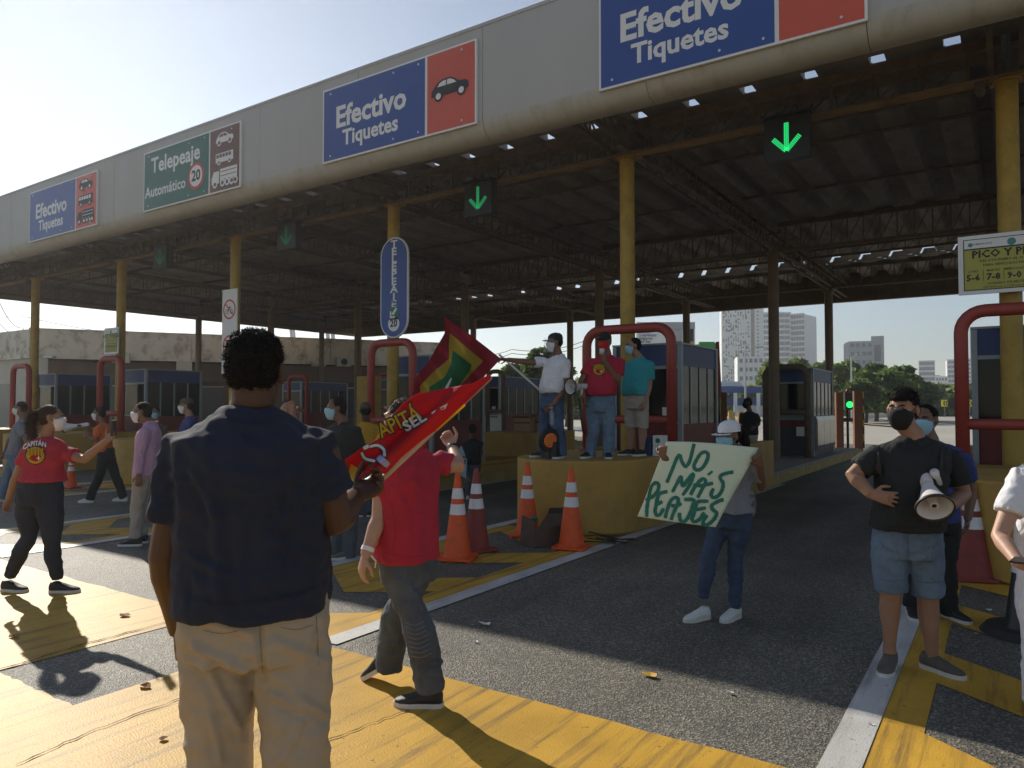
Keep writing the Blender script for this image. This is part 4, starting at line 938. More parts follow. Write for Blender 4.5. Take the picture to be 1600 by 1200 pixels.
for k, s in enumerate(('somos', 'y servicios', 'mejores', 'del Sur')):
    put(text2d(s, .34, .02, 'LEFT', res=1), S, 0, 0, .72 - k * .27).build('lettering', M['sign_blue' if k < 2 else 'sign_black'], t)
for px in (1010, 1070):
    a = at(px, 548, Z + .3); MB().cyl((a.x, a.y, 0), .16, a.z + .2, 10).build('post', M['alu'], t)
M['signal_green'] = mat('bright_green_sign', (.03, .30, .04), .5, .06, .6)
t = thing('green_sign', 'bright green road sign with a small pale emblem above the near booth', 'sign', tuple(gp(1105, 665))); Z = 48
bbp(1093, 1117, 534, 566, 'signal_green', 'board'); bbp(1088, 1093.5, 538, 552, 'bb_grey', 'side_board'); bbp(1117, 1119.5, 536, 565, 'tw_dark', 'edge')
S = flat(at(1105, 550, Z - .03), CR, V(0, 0, 1))
fpoly([(-.3, -.02), (.0, .08), (.1, .2), (.18, .08), (.35, 0), (.2, -.04)], S, .01).build('emblem', M['sign_yellow'], t); fpoly([(-.05, -.16), (.36, -.16), (.36, -.07), (-.05, -.07)], S, .01).build('emblem_base', M['emblem'], t)
a = at(1105, 566, Z + .2); MB().cyl((a.x, a.y, 0), .12, a.z + .3, 10).build('post', M['alu'], t)
# ------------------------------------------------------------------ street lamps, low barrier, chevron signs
def lamp(px, pyt, pyb, Z, arm, label):
    a = at(px, pyt, Z); b = at(px, pyb, Z)
    t = thing('street_lamp', label, 'street lamp', (a.x, a.y, 0), 'street lamps beyond the plaza'); 
    MB().tube([(a.x, a.y, 0), (a.x, a.y, a.z)], [.11, .06], 8).build('pole', M['alu'], t)
    q = a + CR * arm + V(0, 0, abs(arm) * .25); MB().tube([a - V(0, 0, .3), a.lerp(q, .5) + V(0, 0, .15), q], .035, 6).build('arm', M['alu'], t)
    MB().box(q, (.7, .25, .1), rz=RAD(33.9)).build('lantern', M['tw_grey'], t)
lamp(1164, 548, 650, 62, 1.2, 'street lamp in front of the low white building'); lamp(1330, 558, 655, 66, 1.2, 'street lamp in front of the grey building')
lamp(1452, 590, 640, 110, 1.2, 'street lamp left of the right red hoop, before the hedge')
def barrier(pts, h, label):
    t = thing('road_barrier', label, 'barrier', tuple(pts[0]))
    for a, b in zip(pts[:-1], pts[1:]): MB().bar(Vector(a) + V(0, 0, h / 2), Vector(b) + V(0, 0, h / 2), .4, h).build('barrier_section', M['wall_clean'], t)
barrier([gp(1325, 655.5), gp(1400, 650), gp(1450, 645), gp(1500, 643.5), gp(1600, 644)], .55, 'low pale concrete barrier along the far road before the trees')
for px, lab in ((1476, 'left'), (1515, 'right')):
    a = at(px, 630, 98); t = thing('chevron_sign', 'small yellow and black chevron sign before the hedge, ' + lab + ' one', 'sign', (a.x, a.y, 0), 'yellow chevron signs')
    MB().box(a, (.85, .05, .9), rz=RAD(33.9)).build('board', mat('chevron_yellow', (.75, .62, .02), .5), t); MB().bar((a.x, a.y, 0), a, .06, .06).build('post', M['alu'], t)
    S = flat(a - CF * .05, CR, V(0, 0, 1)); mb = MB()
    for dx in (-.22, .12): mb.add([S(dx + x, z, .01) for x, z in ((0, 0), (.16, .33), (.30, .33), (.14, 0), (.30, -.33), (.16, -.33))], [(0, 3, 2, 1), (0, 5, 4, 3)])
    mb.build('chevron', M['blackp'], t)
# slanted poles and cables over the office roof
for k, (pb, ptop, lab) in enumerate((((462, 560), (452, 480), 'left'), ((505, 560), (500, 495), 'middle'), ((516, 560), (509, 495), 'right of middle'), ((524, 560), (517, 495), 'rightmost'))):
    Z = 60; o = MB().tube([at(*pb, Z), at(*ptop, Z)], .16 if k else .22, 8).build('slanted_pole', M['tw_white']); tag(o, 'pale slanted pole above the office roof, ' + lab + ' one', 'pole')
def cable(pts, Zs, label):
    P_ = [at(x, y, z) for (x, y), z in zip(pts, Zs)]; Q = []
    for a, b in zip(P_[:-1], P_[1:]):
        for k in range(10):
            s = k / 10; q = a.lerp(b, s); q.z -= 4 * s * (1 - s) * .35; Q.append(q)
    Q.append(P_[-1]); tag(MB().tube(Q, .018, 5).build('overhead_cable', M['blackp']), label, 'cable')
cable([(-200, 380), (0, 474), (36, 512)], [30, 34, 38], 'steep overhead cable dropping to the office roof corner'); cable([(-200, 470), (40, 495), (300, 527)], [50, 45, 52], 'long thin overhead cable above the stained parapet')
cable([(-100, 498), (0, 506), (38, 513)], [40, 38, 38], 'low overhead cable at the left edge'); cable([(700, 600 - 50), (800, 546), (925, 528)], [46, 44, 42], 'overhead cable behind the white polo man\'s cap')
cable([(700, 560), (800, 552), (925, 535)], [46, 44, 42], 'lower overhead cable behind the white polo man\'s cap')
# ------------------------------------------------------------------ trees
def leafmat(name, c1, c2):
    m = bpy.data.materials.new(name); m.use_nodes = True; n = m.node_tree.nodes; L = m.node_tree.links; b = n['Principled BSDF']
    g = n.new('ShaderNodeNewGeometry'); r = n.new('ShaderNodeValToRGB'); r.color_ramp.elements[0].color = tuple(c1) + (1,); r.color_ramp.elements[1].color = tuple(c2) + (1,)
    L.new(g.outputs['Random Per Island'], r.inputs[0]); L.new(r.outputs[0], b.inputs['Base Color']); b.inputs['Roughness'].default_value = .6
    tl = n.new('ShaderNodeBsdfTranslucent'); L.new(r.outputs[0], tl.inputs[0]); ms = n.new('ShaderNodeMixShader'); ms.inputs[0].default_value = .5
    L.new(b.outputs[0], ms.inputs[1]); L.new(tl.outputs[0], ms.inputs[2]); L.new(ms.outputs[0], n['Material Output'].inputs[0]); return m
LM = [leafmat('dark_foliage', (.05, .09, .018), (.18, .26, .05)), leafmat('bright_foliage', (.08, .14, .018), (.27, .33, .055)), leafmat('deep_foliage', (.035, .065, .014), (.12, .18, .035))]
M['bark'] = mat('tree_bark', (.10, .07, .05), .9, .2, 5)
def tree(px, pyt, Z, wpx, lm, label, n=2600, low=.25, name='broadleaf_tree', group='trees beyond the plaza', leaf=.34, pyb=None):
    top = at(px, pyt, Z); H_ = top.z; R = wpx / 2 / FPX * Z; base = Vector((top.x, top.y, 0))
    t = thing(name, label, 'tree' if 'tree' in name else 'bush', tuple(base), group)
    rr = random.Random(int(px * 7 + pyt)); leaf *= Z / 70
    tr = MB(); fork = base + V(0, 0, H_ * (low + .12)); tr.tube([base, base + V(.1, 0, H_ * .2), fork], [H_ * .035, H_ * .026, H_ * .022], 8)
    cl = []
    for k in range(11 if name != 'shrub' else 6):
        a = rr.uniform(0, 6.283); rad = R * rr.uniform(.15, .80); z = H_ * rr.uniform(low + .15, .86) - rad * .12 * H_ / max(R, 1)
        c = base + V(math.cos(a) * rad, math.sin(a) * rad, max(z, H_ * low)); s = R * rr.uniform(.24, .44); cl.append((c, s)); tr.tube([fork, fork.lerp(c, .55) + V(0, 0, s * .2), c], [H_ * .016, H_ * .01, H_ * .005], 5)
    cl.append((base + V(0, 0, H_ * .84), R * .36)); cl.append((base + V(0, 0, H_ * (low + .3)), R * .55))
    tr.build('trunk', M['bark'], t)
    vs = []; fs = []
    per = n // len(cl)
    for c, s in cl:
        for k in range(per):
            d = Vector((rr.gauss(0, 1), rr.gauss(0, 1), rr.gauss(0, 1))).normalized() * s * rr.uniform(.55, 1.08)
            p = c + Vector((d.x, d.y, d.z * .62))
            if p.z < H_ * low * .5: p.z = H_ * low * .5 + rr.uniform(0, .5)
            if p.z > H_: continue
            u = Vector((rr.gauss(0, 1), rr.gauss(0, 1), rr.gauss(0, .6))).normalized(); v = u.cross(Vector((rr.gauss(0, 1), rr.gauss(0, 1), rr.gauss(0, 1)))).normalized()
            l = leaf * rr.uniform(.6, 1.5); b = len(vs); vs += [p - u * l, p + v * l * .45, p + u * l, p - v * l * .45]; fs.append((b, b + 1, b + 2, b + 3))
    mb = MB(); mb.v = [tuple(v) for v in vs]; mb.f = fs; mb.m = [0] * len(fs); mb.build('crown', LM[lm], t)
TREES = [(1205, 556, 96, 60, 1, 'bright green tree right of the shade-darkened column'), (1246, 553, 92, 80, 1, 'rounded bright tree over the steel clad booth'), (1285, 560, 88, 70, 0, 'mid green tree behind the right exit light'),
         (1325, 556, 84, 60, 0, 'mid green tree by the grey building'), (1368, 563, 74, 84, 2, 'large dark tree left of the backpack man\'s head'), (1410, 566, 76, 84, 2, 'large dark spreading tree above the backpack man'),
         (1345, 592, 66, 60, 2, 'dark low tree beside the boom post'), (1438, 600, 112, 70, 0, 'tree in the hedge line right of the backpack man'), (1470, 601, 116, 70, 1, 'bright tree before the small distant towers'),
         (1510, 600, 114, 66, 1, 'bright tree seen through the red hoop'), (1545, 602, 110, 60, 1, 'bright tree right inside the red hoop'), (1590, 598, 112, 80, 0, 'tree at the right edge'),
         (1172, 600, 100, 44, 1, 'yellow green small tree behind the armed guard'), (845, 535, 52, 110, 2, 'dark tree behind the white polo man'), (800, 560, 54, 70, 0, 'tree behind the raised flag tip'),
         (885, 566, 56, 60, 0, 'tree right of the white polo man'), (1135, 606, 110, 50, 0, 'low tree left of the armed guard'), (1390, 612, 64, 60, 2, 'low dark tree behind the backpack man\'s head'),
         (1308, 562, 80, 70, 1, 'bright green tree behind the thin shade-darkened column'), (1390, 572, 72, 90, 0, 'broad green tree between the boom post and the backpack man'), (1352, 575, 69, 76, 0, 'mid green tree left of the backpack man'), (1425, 582, 80, 70, 2, 'dark tree above the backpack man\'s hair'), (1225, 566, 84, 60, 0, 'green tree between the shade-darkened column and the booth'),
         (284, 519, 50, 26, 2, 'small bush top showing over the stained parapet')]
for q in TREES: tree(*q, n=4600 if q[3] > 50 else 2000)
# hedge at the far road edge: one mass
mb = MB(); rr = random.Random(5)
for k in range(9000):
    px = rr.uniform(1130, 1640); Z = rr.uniform(112, 132); p = at(px, 640, Z); p.z = rr.uniform(0, 3.4 + 1.0 * math.sin(px * .06) + .6 * math.sin(px * .17))
    u = Vector((rr.gauss(0, 1), rr.gauss(0, 1), rr.gauss(0, .6))).normalized(); v = u.cross(Vector((rr.gauss(0, 1), rr.gauss(0, 1), rr.gauss(0, 1)))).normalized(); l = rr.uniform(.4, .9)
    mb.add([p - u * l, p + v * l * .5, p + u * l, p - v * l * .5], [(0, 1, 2, 3)])
mb.build('hedge', LM[1], None, kind='stuff'); bpy.data.objects['hedge']['label'] = 'continuous green hedge mass along the far side of the road'
mb = MB()
for k in range(7000):
    px = rr.uniform(560, 1100); Z = rr.uniform(85, 100); p = at(px, 640, Z); p.z = rr.uniform(0, 3.6 + 1.2 * math.sin(px * .05))
    u = Vector((rr.gauss(0, 1), rr.gauss(0, 1), rr.gauss(0, .6))).normalized(); v = u.cross(Vector((rr.gauss(0, 1), rr.gauss(0, 1), rr.gauss(0, 1)))).normalized(); l = rr.uniform(.4, .9)
    mb.add([p - u * l, p + v * l * .5, p + u * l, p - v * l * .5], [(0, 1, 2, 3)])
o = mb.build('thicket', LM[0], None, kind='stuff'); o['label'] = 'far green thicket seen between the booths in the middle'
# ------------------------------------------------------------------ people
def skin(name, c): 
    return mat(name, c, .5, .10, 9, .12, 120, sub=.06, spec=.4)
SK = {'dark': skin('dark_skin', (.095, .045, .026)), 'brown': skin('brown_skin', (.19, .095, .055)), 'tan': skin('tan_skin', (.33, .18, .115)), 'light': skin('light_skin', (.46, .27, .19))}
M['hair'] = mat('black_hair', (.010, .008, .007), .75, .4, 60, .6, 160, spec=.15)
M['hair_brown'] = mat('brown_hair', (.045, .026, .015), .6, .4, 60, .5, 160, spec=.3)
def cloth(name, c, fold=.3, rough=.9, var=.08, sc_=6, fs=7, sheen=.0): return mat(name, c, rough, var, sc_, .25, 420, fold=fold, fscale=fs, sheen=sheen)
CL = dict(navy=cloth('navy_cotton', (.018, .022, .042), .25, fs=4), khaki=cloth('khaki_twill', (.42, .345, .26), .35, fs=3.5), red=cloth('red_pique', (.40, .018, .045), .5), pink=cloth('crimson_cotton', (.42, .028, .05), .5),
          jeans=cloth('dark_denim', (.075, .088, .11), .7, var=.35, sc_=5), dkjeans=cloth('black_denim', (.026, .032, .05), .3, var=.3, sc_=5), navy_jeans=cloth('navy_denim', (.042, .068, .125), .4, var=.3, sc_=5), blue_jeans=cloth('blue_denim', (.055, .09, .16), .7, var=.35, sc_=5), pale_jeans=cloth('faded_denim', (.13, .19, .27), .7, var=.3, sc_=5),
          lav=cloth('lavender_shirt', (.48, .30, .44), .7, fs=9), black=cloth('black_cotton', (.016, .018, .019), .5), orange=cloth('orange_cotton', (.60, .13, .03), .6), grey=cloth('grey_cotton', (.22, .23, .27), .6),
          white=cloth('white_cotton', (.72, .72, .76), .6), turq=cloth('turquoise_cotton', (.03, .30, .34), .6), beige=cloth('beige_cotton', (.36, .32, .28), .6), yellow=cloth('mustard_cotton', (.50, .28, .02), .6),
          blue=cloth('royal_blue_cotton', (.03, .045, .17), .6), brownc=cloth('brown_cotton', (.10, .07, .05), .6), maskw=mat('white_mask', (.72, .72, .72), .8, .04, 10), maskb=mat('blue_mask', (.30, .52, .62), .8, .05, 10), maskk=mat('black_mask', (.006, .006, .007), .85, .1, 10), maskr=mat('red_mask', (.5, .02, .02), .85, .1, 10),
          shoe_k=mat('black_shoe', (.018, .018, .02), .6, .2, 20), shoe_w=mat('white_shoe', (.60, .62, .60), .6, .08, 20), shoe_g=mat('grey_shoe', (.11, .095, .08), .7, .15, 20), sole=mat('pale_sole', (.6, .58, .55), .6, .1, 20), strap=mat('dark_strap', (.03, .026, .022), .7, .1, 20))
UPV = V(0, 0, 1)
def px_of(p):
    d = Vector(p) - EYE; z = d.dot(CF); return 800 + FPX * d.dot(CR) / z, 600 - FPX * d.dot(CU) / z
def creased(base, lines, facing=True):
    # soft cloth creases: ridges (amp>0) or grooves (amp<0) along given lines, on the side turned to the viewer
    def f(p, n):
        v = base(p, n)
        if Vector(n).dot(CF) < .05:
            x, y = px_of(p)
            for (x0, y0, x1, y1, a, w) in lines:
                dx, dy = x1 - x0, y1 - y0; L2 = dx * dx + dy * dy; t = ((x - x0) * dx + (y - y0) * dy) / L2
                if -.25 < t < 1.25:
                    e = 1.0 if 0 < t < 1 else max(0, 1 - (abs(t - .5) - .5) * 4)
                    t2 = min(1, max(0, t)); q = math.hypot(x - x0 - dx * t2, y - y0 - dy * t2 + 0 * e)
                    g = math.exp(-(q / w) ** 2); g2 = math.exp(-((q - 1.9 * w) / (w * 1.2)) ** 2)
                    v += a * e * (g - .45 * g2)
        return v
    return f
def nz(p, s, o=0.0): return noise.noise(Vector((p[0] * s + o, p[1] * s + o * .7, p[2] * s - o)))
def meld(mb, name, mats, parent, voxel=.01, smooth=5, sf=.6, disp=None, **kw):
    me = mb.mesh(name); o = bpy.data.objects.new(name, me); COL.objects.link(o)
    r = o.modifiers.new('r', 'REMESH'); r.mode = 'VOXEL'; r.voxel_size = voxel; r.use_smooth_shade = True
    s = o.modifiers.new('s', 'SMOOTH'); s.factor = sf; s.iterations = smooth
    dg = bpy.context.evaluated_depsgraph_get(); dg.update()
    m2 = bpy.data.meshes.new_from_object(o.evaluated_get(dg)); m2.name = name
    bpy.data.objects.remove(o); bpy.data.meshes.remove(me)
    if disp:
        n = len(m2.vertices); co = np.empty(n * 3); no = np.empty(n * 3); m2.vertices.foreach_get('co', co); m2.vertices.foreach_get('normal', no)
        co = co.reshape(-1, 3); no = no.reshape(-1, 3); d = np.array([disp(c, q) for c, q in zip(co, no)])
        co += no * d[:, None]; m2.vertices.foreach_set('co', co.ravel()); m2.update()
    if parent is not None:
        m2.transform(wm(parent).inverted())
    m2.materials.clear()
    for m in (mats if isinstance(mats, (list, tuple)) else [mats]): m2.materials.append(m)
    m2.polygons.foreach_set('use_smooth', [True] * len(m2.polygons))
    q = link(name, m2, parent)
    if parent is not None: CH.setdefault(parent, []).append(q)
    return tag(q, **kw) if kw else q
def fold_disp(amp, s, axis=None, seed=0.0):
    def f(p, n):
        zz = p[2] * (axis or .4); q = (p[0] + .05 * nz(p, 3, seed), p[1], zz)
        a = abs(nz(q, s, seed)); b = abs(nz((p[0], p[1], p[2] * 1.5), s * 1.7, seed + 5))
        return amp * (.45 - 1.9 * a) + amp * (.2 - 1.0 * b)
    return f
def hand(mb, wr, d, pn, curl=.5, side=1, k=1.0, spread=.12, thumb=.9):
    """wr wrist, d direction of the hand, pn palm normal, side: +1 thumb towards d x pn"""
    d = Vector(d).normalized(); pn = (Vector(pn) - d * Vector(pn).dot(d)).normalized(); s = d.cross(pn) * side
    mb.loft([(wr - d * .01 * k, s * .026 * k, pn * .019 * k), (wr + d * .025 * k, s * .033 * k, pn * .018 * k), (wr + d * .06 * k, s * .041 * k, pn * .016 * k), (wr + d * .092 * k, s * .042 * k, pn * .013 * k)], 14, p=2.6)
    for i, (o, L) in enumerate(((.031, .072), (.0105, .08), (-.0105, .074), (-.031, .058))):
        b = wr + d * (.086 - (.004 if i in (0, 3) else 0)) * k + s * o * k; a = spread * (o / .03); dd = (d + s * a).normalized(); ang = 0; pts = [b - dd * .01 * k, b]; c = b
        for f_ in (.44, .32, .26):
            ang += curl * (1.15 if f_ != .44 else .9); v = dd * math.cos(ang) + pn * math.sin(ang); c = c + v * L * f_ * k; pts.append(c)
        mb.tube(pts, [.0098 * k, .0098 * k, .0092 * k, .0084 * k, .0066 * k], 8)
    b = wr + d * .022 * k + s * .028 * k; v1 = (d * .55 + s * thumb * .8 + pn * .35).normalized(); v2 = (d * .85 + s * .15 + pn * (.25 + curl * .5)).normalized()
    mb.tube([b - v1 * .012 * k, b + v1 * .02 * k, b + v1 * .045 * k, b + v1 * .045 * k + v2 * .032 * k, b + v1 * .045 * k + v2 * .052 * k], [.013 * k, .0135 * k, .0112 * k, .0100 * k, .0075 * k], 8)
def headframe(f, pitch=0.0, roll=0.0):
    f = Vector(f); f.z = 0; f.normalize(); r = f.cross(UPV)
    f2 = (f * math.cos(pitch) + UPV * math.sin(pitch)); u = r.cross(f2); 
    r2 = r * math.cos(roll) + u * math.sin(roll); u2 = r2.cross(f2); return r2, f2, u2
def person(label, Z, J, face=0, look=None, top='navy', bot='khaki', skin_='brown', hair='hair', hairk='short', cap=None, mask=None, shoes='shoe_k', sole='sole',
           h=1.70, bulk=1.0, belly=0.0, sw=.19, sleeve='short', trouser='long', voxel=.011, hands=None, pitch=0.0, roll=0.0, lean=None, feet=None, group=None, name='person', fem=False, hoff=(0, 0), fold=.011, skirtlen=.0, shr=1.0, hb=1.0, armk=1.0, legk=1.0, ears=True, open_hem=True, cr_t=(), cr_s=(), collar=False, torso_d=1.0):
    """J: pixel joints (px,py[,dz]); sides R/L are the person's own"""
    P = lambda k: at(J[k][0], J[k][1], Z + (J[k][2] if len(J[k]) > 2 else 0))
    fa = RAD(face); f = (-CF * math.cos(fa) + CR * math.sin(fa)); f.z = 0; f.normalize(); r = f.cross(UPV)          # r: the person's own right
    lk = fa if look is None else RAD(look); hf = (-CF * math.cos(lk) + CR * math.sin(lk))
    hr, hfw, hu = headframe(hf, pitch, roll)
    hd = P('head'); nk = P('neck'); hp = P('hip')
    ground = min((P(k).z for k in ('anR', 'anL') if k in J), default=0)
    base = V((P('anR').x + P('anL').x) / 2, (P('anR').y + P('anL').y) / 2, 0) if 'anR' in J else V(hp.x, hp.y, 0)
    t = thing(name, label, 'person', tuple(base) if 'anR' not in J else (base.x, base.y, J.get('gz', 0)), group)
    up = (nk - hp).normalized()
    s = h / 1.72
    shd = nk - up * .092 * s
    shR = P('shR') if 'shR' in J else shd + r * sw * s; shL = P('shL') if 'shL' in J else shd - r * sw * s
    hw_ = (.095 if not fem else .10) * s * (1 + (bulk - 1) * .6)
    hpR = hp + r * hw_ - up * .03; hpL = hp - r * hw_ - up * .03
    # ---- body
    b = MB(); H = lambda x, y, z: hd + (hr * x + hfw * y + hu * z) * s * hb
    def HE(x, y, z, a, bb, c): b.ell(H(x, y, z), (a * s * hb, bb * s * hb, c * s * hb), M=Matrix((hr, hfw, hu)).transposed(), nu=18, nv=12)
    HE(0, -.012, .030, .076, .097, .086)
    S_ = lambda y, z, a, bb: (H(0, y, z), hr * a * s * hb, hfw * bb * s * hb)
    b.loft([S_(.012, .05, .060, .072), S_(.020, .02, .066, .076), S_(.024, -.02, .066, .072), S_(.028, -.055, .060, .064), S_(.036, -.085, .047, .052), S_(.044, -.108, .028, .034), S_(.046, -.118, .014, .018)], 20, p=2.2)
    b.tube([H(0, .090, .018), H(0, .106, -.008), H(0, .112, -.024)], [.009 * s, .013 * s, .016 * s], 8)
    for q in (-1, 1):
        HE(q * .012, .102, -.027, .012, .012, .009); HE(q * .034, .078, .026, .026, .016, .010); HE(q * .042, .068, -.022, .022, .022, .02)
        if ears: b.ell(H(q * .081, -.004, -.006), (.012 * s, .021 * s, .034 * s), M=Matrix((hr * .94 + hfw * (-.34 * q), hfw * .94 + hr * (.34 * q), hu)).transposed(), nu=12, nv=8)
    HE(0, .090, -.062, .024, .014, .010); HE(0, .086, -.072, .020, .013, .009)
    nr = (.058 + .012 * (bulk - 1)) * s * (1 if not fem else .86)
    b.tube([H(0, -.022, -.03), H(0, -.018, -.09), nk + up * .02, nk - up * .05], [nr * 1.02, nr, nr * 1.04, nr * 1.25], 18)
    aw = .052 * s * (1 + (bulk - 1) * .7) * armk * (1 if not fem else .88)
    b.loft([(hp, r * .13 * s * bulk, f * .09 * s * bulk), (hp.lerp(nk, .5), r * .12 * s * bulk, f * .085 * s * bulk), (shd - up * .04, r * .14 * s, f * .075 * s)], 18)
    for K, sh in (('R', shR), ('L', shL)):
        if 'el' + K not in J: continue
        el, wr = P('el' + K), P('wr' + K)
        b.tube([sh, sh.lerp(el, .35), sh.lerp(el, .75), el, el.lerp(wr, .25), el.lerp(wr, .65), wr], [aw * 1.05, aw * 1.0, aw * .84, aw * .78, aw * .84, aw * .66, aw * .50 + .004], 14)
        hk = (hands or {}).get(K, {})
        d = (wr - el).normalized(); 
        if 'd' in hk: d = (CR * hk['d'][0] + CU * hk['d'][1] + CF * hk['d'][2]).normalized()
        pn = hk.get('n'); pn = (CR * pn[0] + CU * pn[1] + CF * pn[2]) if pn else (r * (-1 if K == 'R' else 1))
        hand(b, wr, d, pn, hk.get('curl', .45), hk.get('side', 1 if K == 'R' else -1), s * hk.get('k', 1.0), hk.get('spread', .12), hk.get('thumb', .9))
    lw = .082 * s * bulk * legk
    legs = {}
    for K, hj in (('R', hpR), ('L', hpL)):
        if 'an' + K not in J: continue
        kn, an = P('kn' + K), P('an' + K); legs[K] = (hj, kn, an)
        calf = kn.lerp(an, .3) - f * .012
        if trouser == 'short': b.tube([hj, hj.lerp(kn, .5), kn, calf, kn.lerp(an, .7), an, an - UPV * .05 * s], [lw * .95, lw * .85, .058 * s * bulk ** .5, .058 * s * bulk ** .5, .043 * s, .036 * s, .04 * s], 14)
        else: b.tube([hj, kn, an], [lw * .8, .045 * s, .035 * s], 10)
    meld(b, 'body', SK[skin_], t, voxel * .62, 4, .5)
    # ---- trousers
    hem = P('hem') if 'hem' in J else hp - up * .02 * s
    bl = bulk
    tr = MB(); tz = .055 if trouser == 'long' else .072
    hipw = (.170 if not fem else .178) * s * bl; hipd = (.118 if not fem else .125) * s * bl * torso_d
    ht = max((hem - hp).dot(up) + .05, .10 * s)
    tr.loft([(hp + up * ht, r * hipw * .86, f * hipd * .9), (hp + up * .10 * s, r * hipw * .93, f * hipd * .98), (hp + up * .05 * s, r * hipw * 1.0, f * hipd * 1.04), (hp - up * .04 * s, r * hipw * 1.02, f * hipd * 1.04), (hp - up * .10 * s, r * hipw * .97, f * hipd * .98)], 28, p=2.3)
    for K, (hj, kn, an) in legs.items():
        q = 1 if K == 'R' else -1; thigh = hj - UPV * .06
        if trouser == 'short':
            e = hj.lerp(kn, J.get('short', .92)); tr.tube([hj + up * .03, hj.lerp(e, .35), hj.lerp(e, .7), e], [lw * 1.12, lw * 1.14, lw * 1.08, lw * 1.03], 20)
        else:
            slim = trouser == 'slim'; k1, k2, k3 = ((.064, .056, .045) if slim else (.074, .070, .070))
            if trouser == 'wide': k1, k2, k3 = .085, .082, .082
            tr.tube([hj + up * .03, hj.lerp(kn, .35), hj.lerp(kn, .7), kn, kn.lerp(an, .35) - f * (.012 if slim else .004), kn.lerp(an, .75), an - UPV * (.0 if slim else .035 * s)],
                    [lw * 1.10, lw * 1.08, lw * .95 if not slim else lw * .88, k1 * s * bl ** .6, (k1 + .002) * s * bl ** .6, k2 * s * bl ** .4, k3 * s * bl ** .4], 20)
    tro = None
    if legs: tro = meld(tr, 'trousers' if trouser != 'short' else 'shorts', CL[bot], t, voxel, 4, .6, creased(fold_disp(fold * .75, 7.5, axis=1.3, seed=Z), cr_t) if cr_t else fold_disp(fold * .75, 7.5, axis=1.3, seed=Z))
    # ---- shirt
    ts = MB(); k = bl * s; hem = P('hem') if 'hem' in J else hp - up * .02 * s
    L_ = nk - hem; at_ = lambda q: hem + L_ * q
    bf = f * belly
    A = (.184, .184, .178, .180, .188, .186) if not fem else (.200, .176, .150, .160, .168, .160)
    D = (.140, .137, .130, .132, .136, .120) if not fem else (.152, .132, .114, .122, .128, .108)
    ax = [r * a * k * shr for a in A]; dp = [f * d * k * torso_d for d in D]
    swk = (shR - shL).length / 2
    ts.loft([(at_(0), ax[0], dp[0] + bf * .35), (at_(.16) + bf * .3, ax[1], dp[1] + bf * .5), (at_(.34) + bf * .35, ax[2], dp[2] + bf * .5), (at_(.52) + bf * .2, ax[3], dp[3] + bf * .25), (at_(.70), ax[4], dp[4]), (at_(.84) - f * .005, ax[5], dp[5]),
             (at_(.90) - f * .010, r * (swk * .94), dp[5] * .80), (at_(.955) - f * .014, r * (swk * .66), dp[5] * .66), (at_(.99) - f * .014, r * nr * 1.55, f * nr * 1.35), (at_(1.015) - f * .012, r * nr * 1.17, f * nr * 1.15)], 32, p=2.3)
    for K, sh in (('R', shR), ('L', shL)):
        q = r if K == 'R' else -r
        ts.ell(sh - q * .016, (aw * 1.18, aw * 1.16, aw * 1.0))
        if 'el' + K not in J: continue
        el, wr = P('el' + K), P('wr' + K)
        if sleeve == 'short':
            e = sh.lerp(el, J.get('slv', .68)); ts.tube([sh - q * .05 - UPV * .01, sh, sh.lerp(e, .5), e], [aw * 1.1, aw * 1.25, aw * 1.30, aw * 1.36], 22)
        elif sleeve == 'none': pass
        else: ts.tube([sh - q * .05, sh, sh.lerp(el, .5), el, el.lerp(wr, .5), wr.lerp(el, .04)], [aw * 1.1, aw * 1.25, aw * 1.22, aw * 1.14, aw * 1.0, aw * .78], 20)
    shirt = meld(ts, 'shirt', CL[top], t, voxel, 5, .6, creased(fold_disp(fold, 7.5, seed=Z * 3), cr_s) if cr_s else fold_disp(fold, 7.5, seed=Z * 3))
    if collar:
        mb = MB(); c0 = nk - f * .012 - up * .004
        mb.tube([c0 + (r * math.cos(a) * nr * 1.2 + f * math.sin(a) * nr * 1.2) + up * (.016 if math.sin(a) < .3 else -.004) for a in [math.pi * 2 * q / 18 + math.pi / 2 + .25 for q in range(17)]], [.013] * 17, 8)
        mb.build('collar', CL[top], t, smooth=True)
    # ---- shoes
    ft = feet or {}
    for K, (hj, kn, an) in legs.items():
        ff = f; toe = 0.0
        if K in ft:
            a = RAD(ft[K][0]); ff = (-CF * math.cos(a) + CR * math.sin(a)); ff.z = 0; ff.normalize(); toe = ft[K][1] if len(ft[K]) > 1 else 0
        rr_ = ff.cross(UPV); gz = J.get('gz', 0) if not toe else an.z - .085 * s; gz = max(gz, J.get('gz', 0))
        fd = (ff * math.cos(toe) + UPV * -math.sin(toe)); fu = rr_.cross(fd)
        A0 = V(an.x, an.y, gz)
        if toe > 0: A0 = V(an.x, an.y, max(J.get('gz', 0) + .18 * math.sin(toe) * s, gz))
        Q = lambda y, z: A0 + fd * y * s + fu * z * s
        up_ = MB(); up_.loft([(Q(-.070, .050), rr_ * .024 * s, fu * .030 * s), (Q(-.055, .058), rr_ * .036 * s, fu * .044 * s), (Q(-.01, .062), rr_ * .041 * s, fu * .050 * s), (Q(.05, .052), rr_ * .043 * s, fu * .040 * s), (Q(.11, .040), rr_ * .048 * s, fu * .027 * s), (Q(.16, .034), rr_ * .044 * s, fu * .020 * s), (Q(.195, .030), rr_ * .024 * s, fu * .012 * s)], 16, p=2.3)
        up_.tube([Q(-.02, .05), Q(-.022, .105)], [.042 * s, .040 * s], 14)
